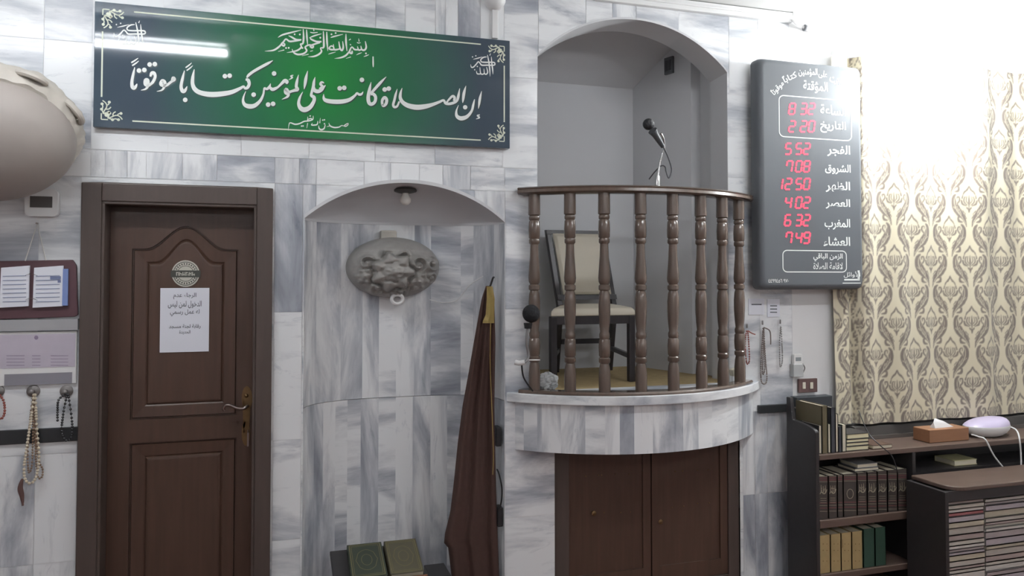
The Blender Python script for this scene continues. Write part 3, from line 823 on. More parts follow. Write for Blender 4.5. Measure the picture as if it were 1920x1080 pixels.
for s, x0, x1, y0, y1 in (('المؤقتة', 1506, 1552, 152, 175), ('الساعة', 1538, 1586, 197, 216), ('التاريخ', 1538, 1586, 227, 250), ('الفجر', 1551, 1594, 272, 294), ('الشروق', 1547, 1595, 308, 327),
                          ('الظهر', 1548, 1594, 340, 361), ('العصر', 1548, 1594, 373, 392), ('المغرب', 1546, 1594, 410, 431), ('العشاء', 1544, 1594, 444, 462), ('الزمن الباقي', 1525, 1580, 475, 490),
                          ('لاقامة الصلاة', 1525, 1580, 492, 505), ('الأوائل', 1582, 1613, 509, 521), ('٠٧٩ ٦٥٤٩٩٤٤', 1441, 1479, 523, 530)):
    fit_text(kt, s, x0, y0, x1, y1, ky_, .02 if y1-y0 > 14 else .008)
arcw = [('إن', 1606, 188, -56), ('الصلاة', 1590, 170, -44), ('كانت', 1567, 152, -26), ('على', 1543, 141, -10), ('المؤمنين', 1515, 137, 3), ('كتاباً', 1481, 146, 26), ('موقوتاً', 1458, 166, 46)]
for s, x, y, r in arcw:
    hw = {'إن': 6, 'على': 8, 'كانت': 11, 'المؤمنين': 18}.get(s, 14)
    fit_text(kt, s, x-hw, y-9, x+hw, y+7, ky_, .018, rot=math.radians(r))
def frame_line(x0, x1, y0, y1, r):
    c = [(x1-r, y0+r, -90), (x1-r, y1-r, 0), (x0+r, y1-r, 90), (x0+r, y0+r, 180)]
    pts = []
    for a_, b_, s in c:
        for k in range(6): pts.append((a_+r*math.cos(math.radians(s+18*k)), b_+r*math.sin(math.radians(s+18*k))))
    pts.append(pts[0])
    A2 = [P(x, 320, ky_).x for x, y in pts]; xm = (x0+x1)/2
    for (q0, q1) in zip(pts, pts[1:]):
        a2 = Vector((P(q0[0], (y0+y1)/2, ky_).x, P(xm, q0[1], ky_).z)); b2 = Vector((P(q1[0], (y0+y1)/2, ky_).x, P(xm, q1[1], ky_).z))
        t = (b2-a2).normalized()*.0026
        kt.face([(a2.x-t.y, ky_, a2.y+t.x), (a2.x+t.y, ky_, a2.y-t.x), (b2.x+t.y, ky_, b2.y-t.x), (b2.x-t.y, ky_, b2.y+t.x)])
frame_line(1461, 1596, 184, 260, 9); frame_line(1468, 1587, 470, 510, 8)
boxpx(kt, 1583, 1612, 523, 526, ky_, .0005); boxpx(kt, 1608, 1612, 507, 524, ky_, .0005); boxpx(kt, 1580, 1614, 530, 531.5, ky_, .0005)
kt.build('lettering', WHITEPAINT, ck)
SEG = {'0': 'abcdef', '1': 'bc', '2': 'abged', '3': 'abgcd', '4': 'fgbc', '5': 'afgcd', '6': 'afgedc', '7': 'abcf', '8': 'abcdefg', '9': 'abcfgd'}
LED = emit('red_led', (255, 62, 84), 1.5)
rows = [('8', '32', 204, 1478), ('2', '20', 237, 1478), ('5', '52', 279, 1471), ('7', '08', 312, 1473), ('12', '50', 345, 1466), ('4', '02', 380, 1471), ('6', '32', 413, 1470), ('7', '49', 446, 1472)]
for h_, m_, cy_, x0 in rows:
    mb = MB()
    xr_ = 1528 if x0 == 1478 else 1519
    def digit(ch_, x, wd=10.5):
        hh = 10.2
        pt = {'tl': (x, cy_-hh), 'tr': (x+wd, cy_-hh), 'ml': (x, cy_), 'mr': (x+wd, cy_), 'bl': (x, cy_+hh), 'br': (x+wd, cy_+hh)}
        sk_ = lambda p: (p[0]-(p[1]-cy_)*.14, p[1])
        ends = {'a': ('tl', 'tr'), 'b': ('tr', 'mr'), 'c': ('mr', 'br'), 'd': ('bl', 'br'), 'e': ('ml', 'bl'), 'f': ('tl', 'ml'), 'g': ('ml', 'mr')}
        for sgm in SEG[ch_]:
            p_, q_ = (Vector(sk_(pt[k])) for k in ends[sgm])
            d_ = (q_-p_).normalized(); p_ += d_*1.0; q_ -= d_*1.0
            stroke(mb, [(p_.x, p_.y, 3.0), (q_.x, q_.y, 3.0)], ky_)
    digit(m_[1], xr_-11.5); digit(m_[0], xr_-26.5)
    mb.build('red_minutes', LED, ck); mb = MB()
    if len(h_) == 2: digit('1', x0-9, 10); digit('2', x0+7)
    else: digit(h_, x0+2)
    mb.build('red_hours', LED, ck)

# ------------------------------------------------------------------ lamps
TUBE = emit('tube_glow', (246, 250, 255), TUBE_W)
TUBE2 = emit('tube_glow_hall', (246, 250, 255), TUBE_W*.95)
def tube_lamp(x0, x1, y, z, label, m_=None):
    t = thing('tube_lamp', label, 'lamp', ((x0+x1)/2, y, z-.02), 'fluorescent tubes under the ceiling')
    MB().box(x0-.03, x1+.03, y-.03, y+.03, z+.045, CEIL-.001).box(x0-.03, x0, y-.012, y+.012, z-.02, z+.05).box(x1, x1+.03, y-.012, y+.012, z-.02, z+.05).build('batten', WHITEPLASTIC, t)
    MB().tube([(x0, y, z), (x1, y, z)], .016, 12, False).build('tube', m_ or TUBE, t)
ty, tz = -1.22, 0
# the first tube is the one mirrored in the sign
vd = P(425, 100, -SY*0+1.18)                    # virtual image point
tube_lamp(vd.x-1.25, vd.x, -1.25, vd.z, 'fluorescent tube lamp mirrored as a white streak in the green sign')
tube_lamp(1.75, 2.95, -1.75, vd.z, 'fluorescent tube lamp in front of the pulpit, out of the picture', TUBE)
tube_lamp(-1.9, -.7, -5.3, CEIL-.1, 'fluorescent tube lamp at the back of the hall, left side', TUBE2)
tube_lamp(.6, 1.8, -5.3, CEIL-.1, 'fluorescent tube lamp at the back of the hall, middle', TUBE2)
tube_lamp(2.9, 4.1, -4.6, CEIL-.1, 'fluorescent tube lamp at the back of the hall, right side', TUBE2)
lp = P(1800, 120, -.36)
bl = thing('bulb_lamp', 'glaring white bulb lamp hanging under the ceiling before the patterned curtain', 'lamp', (lp.x, lp.y, lp.z-.06))
MB().ball(lp, .055, 20, 12).build('bulb', emit('bulb_glow', (246, 250, 252), BULB_W/(math.pi*4*math.pi*.055**2)), bl, smooth=True)
MB().lathe((lp.x, lp.y, lp.z+.05), [(0, .02), (.05, .022), (.05, .008), (CEIL-lp.z-.06, .008), (CEIL-lp.z-.06, .045), (CEIL-lp.z-.051, .045)], 16).build('lamp_holder', WHITEPLASTIC, bl)

# ------------------------------------------------------------------ curtain
def motif(W, H, nx, ny):
    """one half-drop cell of a damask pattern, 0..1"""
    xs = (np.arange(nx)+.5)/nx*W; zs = (np.arange(ny)+.5)/ny*H
    X, Z = np.meshgrid(xs, zs)
    f = np.full(X.shape, 9.)
    def seg(p, q, r0, r1, cxy):
        nonlocal f
        for ox in (-W, 0, W):
            for oz in (-H, 0, H):
                ax, az = p[0]+cxy[0]+ox, p[1]+cxy[1]+oz; bx, bz = q[0]+cxy[0]+ox, q[1]+cxy[1]+oz
                dx, dz2 = bx-ax, bz-az; l2 = dx*dx+dz2*dz2+1e-12
                t = np.clip(((X-ax)*dx+(Z-az)*dz2)/l2, 0, 1)
                f = np.minimum(f, np.hypot(X-ax-t*dx, Z-az-t*dz2)-(r0+(r1-r0)*t))
    def line(pts, c, mir):
        pts = [Vector(p) for p in pts]
        cc = catmull(pts, 4) if len(pts) > 2 else pts
        for s in ((1, -1) if mir else (1,)):
            for p, q in zip(cc, cc[1:]): seg((p.x*s, p.y), (q.x*s, q.y), p.z, q.z, c)
    for c in ((W*.5, H*.5), (0, 0)):
        # palmette flower
        line([(0, -.055, .002), (0, -.015, .006), (0, .018, .002)], c, False)
        line([(.004, -.03, .002), (.020, -.012, .004), (.016, .012, .003)], c, True)
        line([(.012, -.036, .003), (.036, -.018, .005), (.033, .008, .004), (.024, .010, .002)], c, True)
        line([(.02, -.04, .003), (.048, -.03, .007), (.056, -.012, .006)], c, True)
        line([(.05, .004, .006), (.046, .016, .005)], c, True)
        line([(0, -.062, .010), (0, -.078, .003)], c, False); line([(.010, -.056, .006), (.016, -.05, .004)], c, True)
        # ogee roof over the flower
        line([(0, .072, .005), (.014, .052, .006), (.034, .038, .005), (.044, .022, .003)], c, True)
        # big acanthus leaf with a curled head, light veins cut out of it
        line([(.020, -.158, .003), (.030, -.128, .010), (.050, -.100, .017), (.076, -.078, .024), (.100, -.050, .026), (.114, -.018, .020), (.112, .010, .011), (.098, .022, .005)], c, True)
        line([(.082, -.026, .004), (.070, -.010, .006), (.074, .008, .005), (.088, .008, .004), (.086, -.004, .003)], c, True)
        line([(.052, -.134, .003), (.078, -.128, .008), (.082, -.108, .006), (.068, -.106, .004)], c, True)
        line([(.020, -.112, .003), (.034, -.092, .004)], c, True); line([(.026, -.088, .002), (.046, -.070, .004)], c, True)
    keep = f.copy(); f = np.full(X.shape, 9.)
    for c in ((W*.5, H*.5), (0, 0)):
        line([(.026, -.142, .0012), (.052, -.108, .0016), (.088, -.072, .002), (.108, -.030, .0018), (.106, .004, .001)], c, True)
        line([(.074, -.082, .001), (.082, -.060, .0014), (.090, -.046, .001)], c, True)
        line([(.060, -.096, .001), (.064, -.078, .0014), (.072, -.062, .001)], c, True)
        line([(.098, -.060, .001), (.116, -.048, .0012)], c, True)
        line([(.094, -.036, .001), (.094, -.014, .0015), (.100, .004, .001)], c, True)
    f = np.maximum(keep, -f)
    g = 1/(1+np.exp(f/.0012))
    return g
CW, CHH = .315, .345
MOT = motif(CW, CHH, 158, 174)
cu = thing('curtain', 'cream damask curtain with brown scrolls hanging over the bookcase', 'curtain', (P(1740, 790, -.09).x, -.09, P(1740, 790, -.09).z))
cxa, cxb = P(1564, 600, -.036).x, 4.95
czb, czt = P(1640, 794, -.07).z, P(1620, 108, -.06).z
nxg, nzg = 470, 460
us = np.linspace(0, 1, nxg); vs = np.linspace(0, 1, nzg)
xw = cxa+(cxb-cxa)*us
rel = xw-cxa
fold = .007*np.sin(rel*14+.6+.8*np.sin(rel*3.1))+.004*np.sin(rel*31+1.7)+.005*np.sin(rel*8.1)
deep = -.020*np.exp(-((rel-.125)/.014)**2)      # deep pleat near the left edge
fold = fold*np.where(rel < .2, 1, 1.7)
yv = -.030-.044/(1+np.exp(-(rel-.150)/.010))+(-fold)-deep
cloth = np.concatenate([[0], np.cumsum(np.hypot(np.diff(xw), np.diff(yv)*3.5))])*1.0
VV, UU = np.meshgrid(vs, us, indexing='ij')
zz = czb+(czt-czb)*VV
yy2 = np.broadcast_to(yv, (nzg, nxg))*1.0+(.004*np.sin(zz*5+3*UU*8))
xx = np.broadcast_to(xw, (nzg, nxg))+.004*np.sin(zz*3)
pi_ = ((np.broadcast_to(cloth, (nzg, nxg)) % CW)/CW*MOT.shape[1]).astype(int) % MOT.shape[1]
pj_ = (((zz+.02) % CHH)/CHH*MOT.shape[0]).astype(int) % MOT.shape[0]
pat = MOT[pj_, pi_]
me = bpy.data.meshes.new('curtain_cloth')
verts = np.stack([xx.ravel(), yy2.ravel(), zz.ravel()], 1)-np.array(ORIG[cu])
idx = np.arange(nxg*nzg).reshape(nzg, nxg)
fc = np.stack([idx[:-1, :-1].ravel(), idx[:-1, 1:].ravel(), idx[1:, 1:].ravel(), idx[1:, :-1].ravel()], 1)
me.from_pydata(verts.tolist(), [], fc.tolist())
at = me.attributes.new('pattern', 'FLOAT', 'POINT'); at.data.foreach_set('value', pat.ravel().astype(np.float32))
me.polygons.foreach_set('use_smooth', [True]*len(me.polygons))
m, nt, b = nodes('damask_cloth')
atn = N(nt, 'ShaderNodeAttribute', attribute_name='pattern')
mx = N(nt, 'ShaderNodeMix', data_type='RGBA'); mx.inputs[6].default_value = lin((205, 197, 172)); mx.inputs[7].default_value = lin((116, 106, 98))
nt.links.new(atn.outputs['Fac'], mx.inputs[0]); nt.links.new(mx.outputs[2], b.inputs['Base Color'])
b.inputs['Roughness'].default_value = .6; b.inputs['Sheen Weight'].default_value = .15
me.materials.append(m)
co = bpy.data.objects.new('cloth', me); COL.objects.link(co); co.parent = cu
rd = MB().tube([(cxa, -.05, czt+.012), (cxb, -.05, czt+.012)], .014, 10, False); rd.build('curtain_rod', WHITEPLASTIC, cu)
# window sill behind and below the curtain
sl_ = MB().box(P(1600, 800, -.06).x, 5.1, -.07, 0, P(1680, 812, -.06).z, P(1680, 794, -.06).z-.004)
struct(sl_.build('trim_1', mat('grey_sill', (78, 76, 74), .5)))

# ------------------------------------------------------------------ trims on the wall
BLACKSTONE = mat('black_stone', (46, 48, 50), .3, var=.1)
mb = MB(); z0, z1 = P(70, 831, -.01).z, P(70, 804, -.01).z
struct(mb.box(XL, fo0-.001, -.012, 0, z0, z1).build('trim_2', BLACKSTONE, bevel=.003))
mb = MB(); z0, z1 = P(1455, 773, -.01).z, P(1455, 758, -.01).z
struct(mb.box(P(1422, 765, -.012).x, P(1492, 765, -.012).x, -.02, 0, z0, z1).build('trim_3', BLACKSTONE, bevel=.003))
# cable trunking and loose cables under the ceiling
tr = tag(MB().box(P(1200, 10).x-.25, XM+.002, -.028, 0, P(1480, 45).z, P(1480, 27).z).box(P(1200, 10).x-.25, XM+.002, -.034, 0, P(1480, 37).z, P(1480, 33).z).build('cable_trunking', WHITEPLASTIC, bevel=.003),
         'white cable trunking along the ceiling above the pulpit arch', 'trunking')
tr2 = tag(MB().box(XM+.004, XM+1.1, -.03, .002, P(1500, 41).z, P(1500, 26).z).build('cable_trunking', WHITEPLASTIC, bevel=.003),
          'white cable trunking above the clock on the plaster wall', 'trunking')
cbm = MB()
for i in range(4):
    cbm.tube([P(1484, 36, -.03), P(1495, 42+i*2, -.04), P(1508, 50+i, -.03), P(1530, 54+i*3, -.025), P(1570, 60+i*2.4, -.02), P(1640, 70+i*2, -.02)], .0045, 6)
cbs = tag(cbm.build('cable_bundle', WHITEPLASTIC, smooth=True), 'bundle of white cables tied together under the ceiling corner', 'cable')
tie = MB().lathe(P(1509, 52, -.033)-Vector((.004, 0, 0)), [(0, .018), (.008, .018)], 14, (1, 0, -.1)); tie.build('cable_tie', mat('grey_tie', (110, 112, 115)), cbs)
# conduit with a dome above the sign
cdm = thing('junction_dome', 'white round dome on a conduit above the right end of the sign', 'fixture', P(926, 20, 0))
MB().lathe(P(926, 2, 0), [(0, .05), (.03, .05), (.05, .042), (.062, .022), (.066, .002)], 24, (0, -1, 0)).build('dome', WHITEPLASTIC, cdm, smooth=True)
MB().box(P(921, 50).x, P(932, 50).x, -.02, 0, P(926, 71, -.02).z, P(926, 16).z).build('conduit', WHITEPLASTIC, cdm, bevel=.002)

# ------------------------------------------------------------------ plaster wall sconces
def sconce(cx, cy, yb, ax, az, dep, relief, name, label, tilt=0, grp='plaster wall sconces'):
    c = P(cx, cy, yb)
    t = thing(name, label, 'sconce', (c.x, yb, c.z-az), grp)
    mb = MB(); nu, nv = 230, 128
    rings = []
    G = np.zeros((nv+1, nu))
    if relief:
        for j in range(nv+1):
            th = math.pi*min(max(j/nv, .012), .988)
            for i in range(nu):
                ph = 2*math.pi*i/nu
                G[j, i] = relief(Vector((math.sin(th)*math.cos(ph), math.sin(th)*math.sin(ph), -math.cos(th))))
        for _ in range(2):
            G = (G+np.roll(G, 1, 0)+np.roll(G, -1, 0)+np.roll(G, 1, 1)+np.roll(G, -1, 1))/5
    for j in range(nv+1):
        th = math.pi*min(max(j/nv, .012), .988)
        ring = []
        for i in range(nu):
            ph = 2*math.pi*i/nu
            d = Vector((math.sin(th)*math.cos(ph), math.sin(th)*math.sin(ph), -math.cos(th)))
            h = float(G[j, i])*1.35
            y = -d.y*dep if d.y > 0 else -d.y*.02
            ring.append(Vector((c.x+d.x*ax*(1+h*.25), yb-.02+(-abs(y) if d.y > 0 else .02*0-y)*(1+h*2.2), c.z+d.z*az*(1+h*.25))))
        rings.append(ring)
    mb.loft(rings)
    return t, mb, c
def rel_m(d):
    if d.y < 0: return 0
    x, z = d.x, d.z
    if z > .52: return 0
    def flower(x0, z0, r, k):
        dx, dz_ = x-x0, (z-z0)*.72
        a, rr = math.atan2(dz_, dx), math.hypot(dx, dz_)
        q = rr/r
        e = 1+.13*math.cos(k*a)
        if q > e+.16: return None
        if q > e: return -.07*(1-(q-e)/.16)
        inner = .55*(1+.13*math.cos(k*a+math.pi))
        if q < .16: return .10
        if abs(q-inner) < .05: return .02
        return .075-.03*abs(math.sin(k*a/2))
    def scroll(x0, z0, r, sg):
        dx, dz_ = x-x0, (z-z0)*.72
        a, rr = math.atan2(dz_, dx)*sg, math.hypot(dx, dz_)
        if rr > r: return None
        if rr < .2*r: return .085
        return .02+.06*math.sin(a+rr/r*8.0)*min(1, (1-rr/r)*5)
    for f in ((-.10, -.16, .40, 7), (.46, -.46, .21, 6), (-.66, -.28, .17, 6)):
        v = flower(*f)
        if v is not None: return v
    for q in ((.42, .08, .21, 1), (.76, .12, .19, -1), (-.62, .12, .19, 1), (-.40, -.66, .19, -1), (.06, -.76, .20, 1), (.14, .40, .15, -1), (-.24, .40, .14, 1), (.76, -.34, .13, 1)):
        v = scroll(*q)
        if v is not None: return v
    return -.02
STONEP = mat('embossed_plaster', (150, 148, 144), .5, var=.2, scale=30, bump=.25)
sc1, mb, _c = sconce(736, 502, MD-.005, .228, .148, .17, rel_m, 'wall_sconce', 'embossed oval plaster sconce with flowers inside the prayer niche')
mb.build('bowl', STONEP, sc1, smooth=True)
rg = MB(); rc = P(745, 561, MD-.12)
rg.loft([[rc+Vector((math.cos(a)*(.027+.009*math.cos(b)), .009*math.sin(b)*1.3, math.sin(a)*(.022+.009*math.cos(b)))) for b in [2*math.pi*k/8 for k in range(8)]] for a in [2*math.pi*k/24 for k in range(25)]], caps=False)
rg.build('ring_finial', WHITEPLASTIC, sc1, smooth=True)
bk = MB(); boxpx(bk, 714, 744, 432, 462, MD-.04, .04); bk.build('bracket', mat('bracket_plaster', (190, 186, 176), .6), sc1, bevel=.006)
cord = MB().tube([P(806, 562, MD-.10), P(830, 567, MD-.04), P(858, 562, MD-.05), P(880, 535, .17), P(906, 518, .14)], .0022, 6)
tag(cord.build('lamp_cord', WHITEPLASTIC, smooth=True), 'thin white cord running from the niche sconce to the right wall', 'cord')
# bulb under the niche vault
bb = thing('bulb_socket', 'small unlit bulb in a dark socket under the vault of the prayer niche', 'lamp', P(760, 390, .13))
bz = m_spring+(m_top(P(760, 400, .13).x)-m_spring)*.86
bp = Vector((P(760, 400, .13).x, .13, bz))
MB().lathe(bp-Vector((0, 0, .012)), [(0, .03), (.006, .052), (.014, .055), (.022, .05)], 20).build('socket_plate', mat('dark_socket', (60, 58, 56), .5), bb, smooth=True)
MB().lathe(bp-Vector((0, 0, .07)), [(0, .004), (.004, .016), (.016, .026), (.03, .027), (.045, .018), (.06, .014)], 16).build('bulb', mat('milky_bulb', (225, 222, 215), .3), bb, smooth=True)

# big bowl sconce at the left edge
sct = thing('wall_sconce', 'large plain plaster bowl sconce with scrolled rim beside the sign', 'sconce', P(-10, 385, -.02), 'plaster wall sconces')
ax_ = Vector((.12, -.80, -.48)).normalized()
sc_c = P(-24, 257, -.20)
ux = Vector((1, 0, 0)); ux = (ux-ax_*ux.dot(ax_)).normalized(); uz = ux.cross(ax_).normalized()
if uz.z < 0: uz = -uz
def bowl(prof, n=72, rl=None):
    rings = []
    for h, r in prof:
        rings.append([sc_c+ax_*h+(uz*.018-ux*.012 if rl else Vector())+ux*math.cos(2*math.pi*k/n)*r*.315*(1+(rl(k/n, h) if rl else 0))+uz*math.sin(2*math.pi*k/n)*r*.25*(1+(rl(k/n, h) if rl else 0)) for k in range(n)])
    return rings
MB().loft(bowl([(0, .90), (.02, .93), (.05, .93), (.09, .89), (.13, .80), (.16, .68), (.185, .50), (.20, .30), (.205, .05)])).build('bowl', mat('aged_plaster', (158, 150, 144), .6, var=.08, scale=9), sct, smooth=True)
rimr = lambda t, h: .025*math.sin(t*2*math.pi*9)*math.sin(h*60)+.012*math.sin(t*2*math.pi*26+h*50)
MB().loft(bowl([(-.10, .86), (-.105, .95), (-.08, 1.02), (-.05, 1.04), (-.015, 1.03), (.012, .99), (.028, .93), (.025, .88)], 140, rimr)).build('scrolled_rim', mat('rim_plaster', (186, 180, 170), .5, var=.15, scale=20, bump=.3), sct, smooth=True)
def rimp(t, rr, h): return sc_c+uz*.018-ux*.012+ax_*h+ux*math.cos(t)*rr*.315+uz*math.sin(t)*rr*.25
for t0 in (.30, .95, 1.6):
    c_ = rimp(t0, 1.0, -.02); e_u = (rimp(t0+.1, 1.0, -.02)-c_).normalized(); e_v = (ax_+(c_-sc_c).normalized()*.6).normalized()
    spi = MB(); spi.tube([c_+(e_u*math.cos(q*.7)+e_v*math.sin(q*.7))*.052*(1-q/19) for q in range(17)]+[], lambda t: .012-.005*t, 8)
    spi.build('rim_scroll', mat('rim_plaster', (186, 180, 170)), sct, smooth=True)
MB().lathe(Vector((sc_c.x, -.001, sc_c.z-.02)), [(0, .1), (.10, .1), (.14, .06)], 20, (0, -1, 0)).build('wall_mount', STONEP, sct)

# ------------------------------------------------------------------ left wall things
th_ = thing('wall_box', 'white rounded box with dark display below the big bowl sconce', 'box', P(82, 407, 0))
mb = MB(); mb.loft([rrect(P(48, 380, -.02).x, P(110, 380, -.02).x, P(80, 406, -.02).z, P(80, 355, -.02).z, .02, yy) for yy in (-.001, -.025, -.032)]); mb.build('housing', WHITEPLASTIC, th_)
mb = MB(); boxpx(mb, 56, 98, 368, 389, -.034, .003); mb.build('display', mat('dark_display', (84, 80, 78), .3), th_)
cal = thing('desk_calendar', 'maroon board with open ring calendar pages hanging by a white string', 'calendar', P(70, 592, -.01))
mb = MB(); CYF = -.02
pts = [P(-30, 490, CYF), P(136, 487, CYF), P(143, 497, CYF), P(146, 590, CYF), P(140, 594, CYF), P(-30, 600, CYF)]
mb.prism(pts, (0, .016, 0)); mb.build('board', mat('maroon_board', (84, 56, 62), .5, var=.15), cal, bevel=.003)
for x0, x1, nm in ((0, 55, 'l'), (62, 118, 'r')):
    mb = MB(); mb.prism([P(x0+2, 502, CYF-.012), P(x1, 498, CYF-.014), P(x1-2, 574, CYF-.014), P(x0-1, 577, CYF-.012)], (0, .012, 0)); pg = mb.build('page', PAPER, cal)
    ln = MB()
    for k in range(7): stroke(ln, [(x0+5, 518+k*8, 1.1), (x1-6, 517+k*8, 1.1)], CYF-.0148)
    if x0: boxpx(ln, 94, 114, 518, 524, CYF-.0155, .001); boxpx(ln, 108, 114, 525, 530, CYF-.0155, .001)
    ln.build('printed_lines', mat('calendar_print', (120, 128, 160), .9), pg)
mb = MB(); boxpx(mb, 117, 127, 504, 573, CYF-.013, .01); mb.build('blue_edge', mat('calendar_blue', (120, 140, 190), .7), cal)
for yy in (516, 562):
    mb = MB(); mb.tube([P(48, yy, CYF-.013), P(54, yy-2, CYF-.03), P(62, yy-2, CYF-.03), P(70, yy+1, CYF-.014)], .0014, 6)
    mb.build('binder_ring', CHROME, cal)
mb = MB(); mb.tube([P(47, 489, CYF-.002), P(70, 419, -.008), P(86, 488, CYF-.002)], .0028, 6, False); mb.build('string', mat('white_string', (206, 204, 200), .8), cal)
MB().lathe(P(70, 419, 0), [(0, .004), (.012, .004)], 8, (0, -1, 0)).build('nail', STEEL, cal)
mb = MB()
ctf = thing('framed_certificate', 'pale lilac certificate in a white frame under the maroon calendar', 'certificate', P(70, 722, 0))
mb.box(P(-60, 650, -.012).x, P(144, 650, -.012).x, -.012, 0, P(70, 722, -.012).z, P(70, 622, -.012).z); mb.build('frame', WHITEPLASTIC, ctf, bevel=.003)
mb = MB(); boxpx(mb, -50, 141, 627, 690, -.0135, .001); sh_ = mb.build('sheet', mat('lilac_paper', (190, 182, 194), .8, var=.08, scale=20), ctf)
tx = MB()
for (xa, xb2) in ((12, 46), (60, 76), (95, 128)):
    for k in range(4): stroke(tx, [(xa, 667+k*6, 1.0), (xb2, 667+k*6, 1.0)], -.0142)
dot(tx, 68, 633, 4, -.0140); tx.build('printed_lines', mat('lilac_print', (140, 128, 150), .9), sh_)
mb = MB(); boxpx(mb, 8, 135, 700, 721, -.0135, .001); mb.build('grey_band', mat('grey_band', (136, 134, 142), .6), ctf)
gl = MB(); gl.box(P(-60, 600, -.03).x, P(145, 600, -.03).x, -.022, 0, P(70, 620, -.02).z, P(70, 599, -.02).z)
tag(gl.build('wall_ledge', mat('grey_stone_ledge', (160, 160, 162), .5)), 'grey stone ledge between the calendar and the certificate', 'ledge')

def beads(name, label, px, py, strands, bead_c, y, tassel=None, hook='rosette', grp='prayer beads hanging on wall hooks', r=.006):
    t = thing(name, label, 'prayer beads', P(px, py+60, y), grp)
    for pts in strands:
        mb = MB(); c = catmull([P(*p, y-.004*(i % 2)) for i, p in enumerate(pts)], 14)
        acc = 1
        for a_, b_ in zip(c, c[1:]):
            acc += (b_-a_).length
            if acc >= r*1.75:
                mb.ball(b_, r, 8, 5); acc = 0
        mb.tube(c, .0012, 5, False)
        mb.build('bead_strand', bead_c, t, smooth=True)
    if tassel:
        mb = MB(); mb.tube([P(*p, y) for p in tassel], lambda q: .004+.006*math.sin(math.pi*min(q*1.1, 1)), 8); mb.build('tassel', mat('dark_tassel', (96, 70, 66), .8), t)
    return t
def hook_disc(px, py, label):
    t = MB().lathe(P(px, py, 0), [(0, .024), (.006, .024), (.01, .018), (.012, .008), (.03, .006), (.036, .010), (.04, .004)], 18, (0, -1, 0))
    return tag(t.build('wall_hook', mat('grey_hook', (128, 124, 122), .4, metal=.5), smooth=True), label, 'hook', 'round hooks under the certificate')
hook_disc(63, 733, 'round grey hook holding the cream prayer beads'); hook_disc(125, 733, 'round grey hook holding the black prayer beads'); hook_disc(-4, 733, 'round hook cut by the left picture edge')
CREAM = mat('cream_beads', (206, 194, 172), .35); TAN = mat('tan_beads', (136, 112, 92), .35, var=.3); BLK = mat('black_beads', (52, 52, 54), .25); RED = mat('red_beads', (150, 84, 74), .4)
beads('prayer_beads', 'long cream and tan prayer beads with a brown tassel on the middle hook', 63, 735,
      [[(64, 738), (56, 800), (45, 880), (52, 905), (66, 898), (73, 860), (69, 800), (66, 738)]], CREAM, -.036, [(42, 898), (38, 915), (41, 930), (43, 948)])
tb = [o for o in COL.objects if o.name.startswith('prayer_beads')][0]
for pts in ([(62, 740), (56, 790), (52, 850), (54, 885), (60, 870), (62, 800), (62, 742)], [(64, 742), (66, 800), (72, 860), (80, 880), (78, 895), (70, 890), (66, 830), (63, 742)]):
    mb = MB(); c = catmull([P(*p, -.032) for p in pts], 14); acc = 1
    for a_, b_ in zip(c, c[1:]):
        acc += (b_-a_).length
        if acc >= .0085: mb.ball(b_, .0042, 8, 5); acc = 0
    mb.tube(c, .001, 5, False); mb.build('bead_strand', TAN, tb, smooth=True)
beads('prayer_beads', 'short black prayer beads hanging on the hook beside the door frame', 125, 735,
      [[(126, 738), (118, 780), (116, 810), (124, 826), (134, 818), (135, 790), (128, 740)], [(124, 738), (110, 750), (108, 770), (108, 790)]], BLK, -.036, r=.0052)
beads('prayer_beads', 'red prayer beads cut by the left edge of the picture', 0, 735, [[(-4, 738), (6, 750), (9, 770), (4, 784), (-6, 780), (-4, 740)]], RED, -.036, r=.0052)

# ------------------------------------------------------------------ cloak in the niche
CLOAK = mat('brown_wool', (70, 48, 42), .85, var=.15, scale=40)
clk = thing('hanging_cloak', 'long brown cloak with a gold collar hanging on the right side of the prayer niche', 'cloak', P(905, 1090, .06))
Ld = [(536, 911), (560, 903), (600, 896), (640, 889), (700, 879), (760, 868), (830, 859), (900, 852), (960, 845), (1000, 835), (1020, 833), (1026, 841), (1060, 845), (1100, 850), (1160, 852)]
Rd = [(536, 917), (560, 926), (600, 927), (640, 928), (760, 926), (900, 929), (960, 931), (1020, 933), (1100, 936), (1160, 938)]
def interp(tab, y):
    for (a_, x0), (b_, x1) in zip(tab, tab[1:]):
        if y <= b_: return x0+(x1-x0)*max(0, (y-a_))/(b_-a_)
    return tab[-1][1]
mb = MB(); rows_ = []
NX = 40
for j in range(71):
    py = 536+(1160-536)*j/70
    l, r = interp(Ld, py), interp(Rd, py)
    wdt = min(1, (py-536)/140)
    ring = []
    for i in range(NX+1):
        s = i/NX
        fy = .035-.012*wdt*math.sin(s*15+.8*math.sin(py*.006))-.004*wdt*math.sin(s*31+1+py*.004)
        ring.append(P(l+(r-l)*s, py, fy))
    rows_.append(ring)
mb.loft(rows_, closed=False)
mb.build('cloth', CLOAK, clk, smooth=True, solid=.006)
mb = MB(); mb.loft([[P(l, y, d) for l, d in ((a0, .012), ((a0+a1)/2, .0), (a1, .012))] for y, a0, a1 in ((537, 913, 923), (560, 913, 927), (590, 911, 926), (601, 906, 926), (606, 905, 926))], closed=False)
mb.build('gold_collar', GOLD, clk, solid=.004)
mb = MB(); mb.tube([P(920, 606, -.015), P(919, 680, -.012), P(922, 760, -.012), P(925, 850, -.012), P(924, 890, -.012)], .0022, 6); mb.build('gold_piping', GOLD, clk)
MB().tube([P(926, 520, .08), P(924, 522, .05), P(920, 534, .03), P(917, 540, .035)], .005, 8).build('hanging_hook', mat('dark_metal', (54, 52, 52), .4, metal=.6), clk)
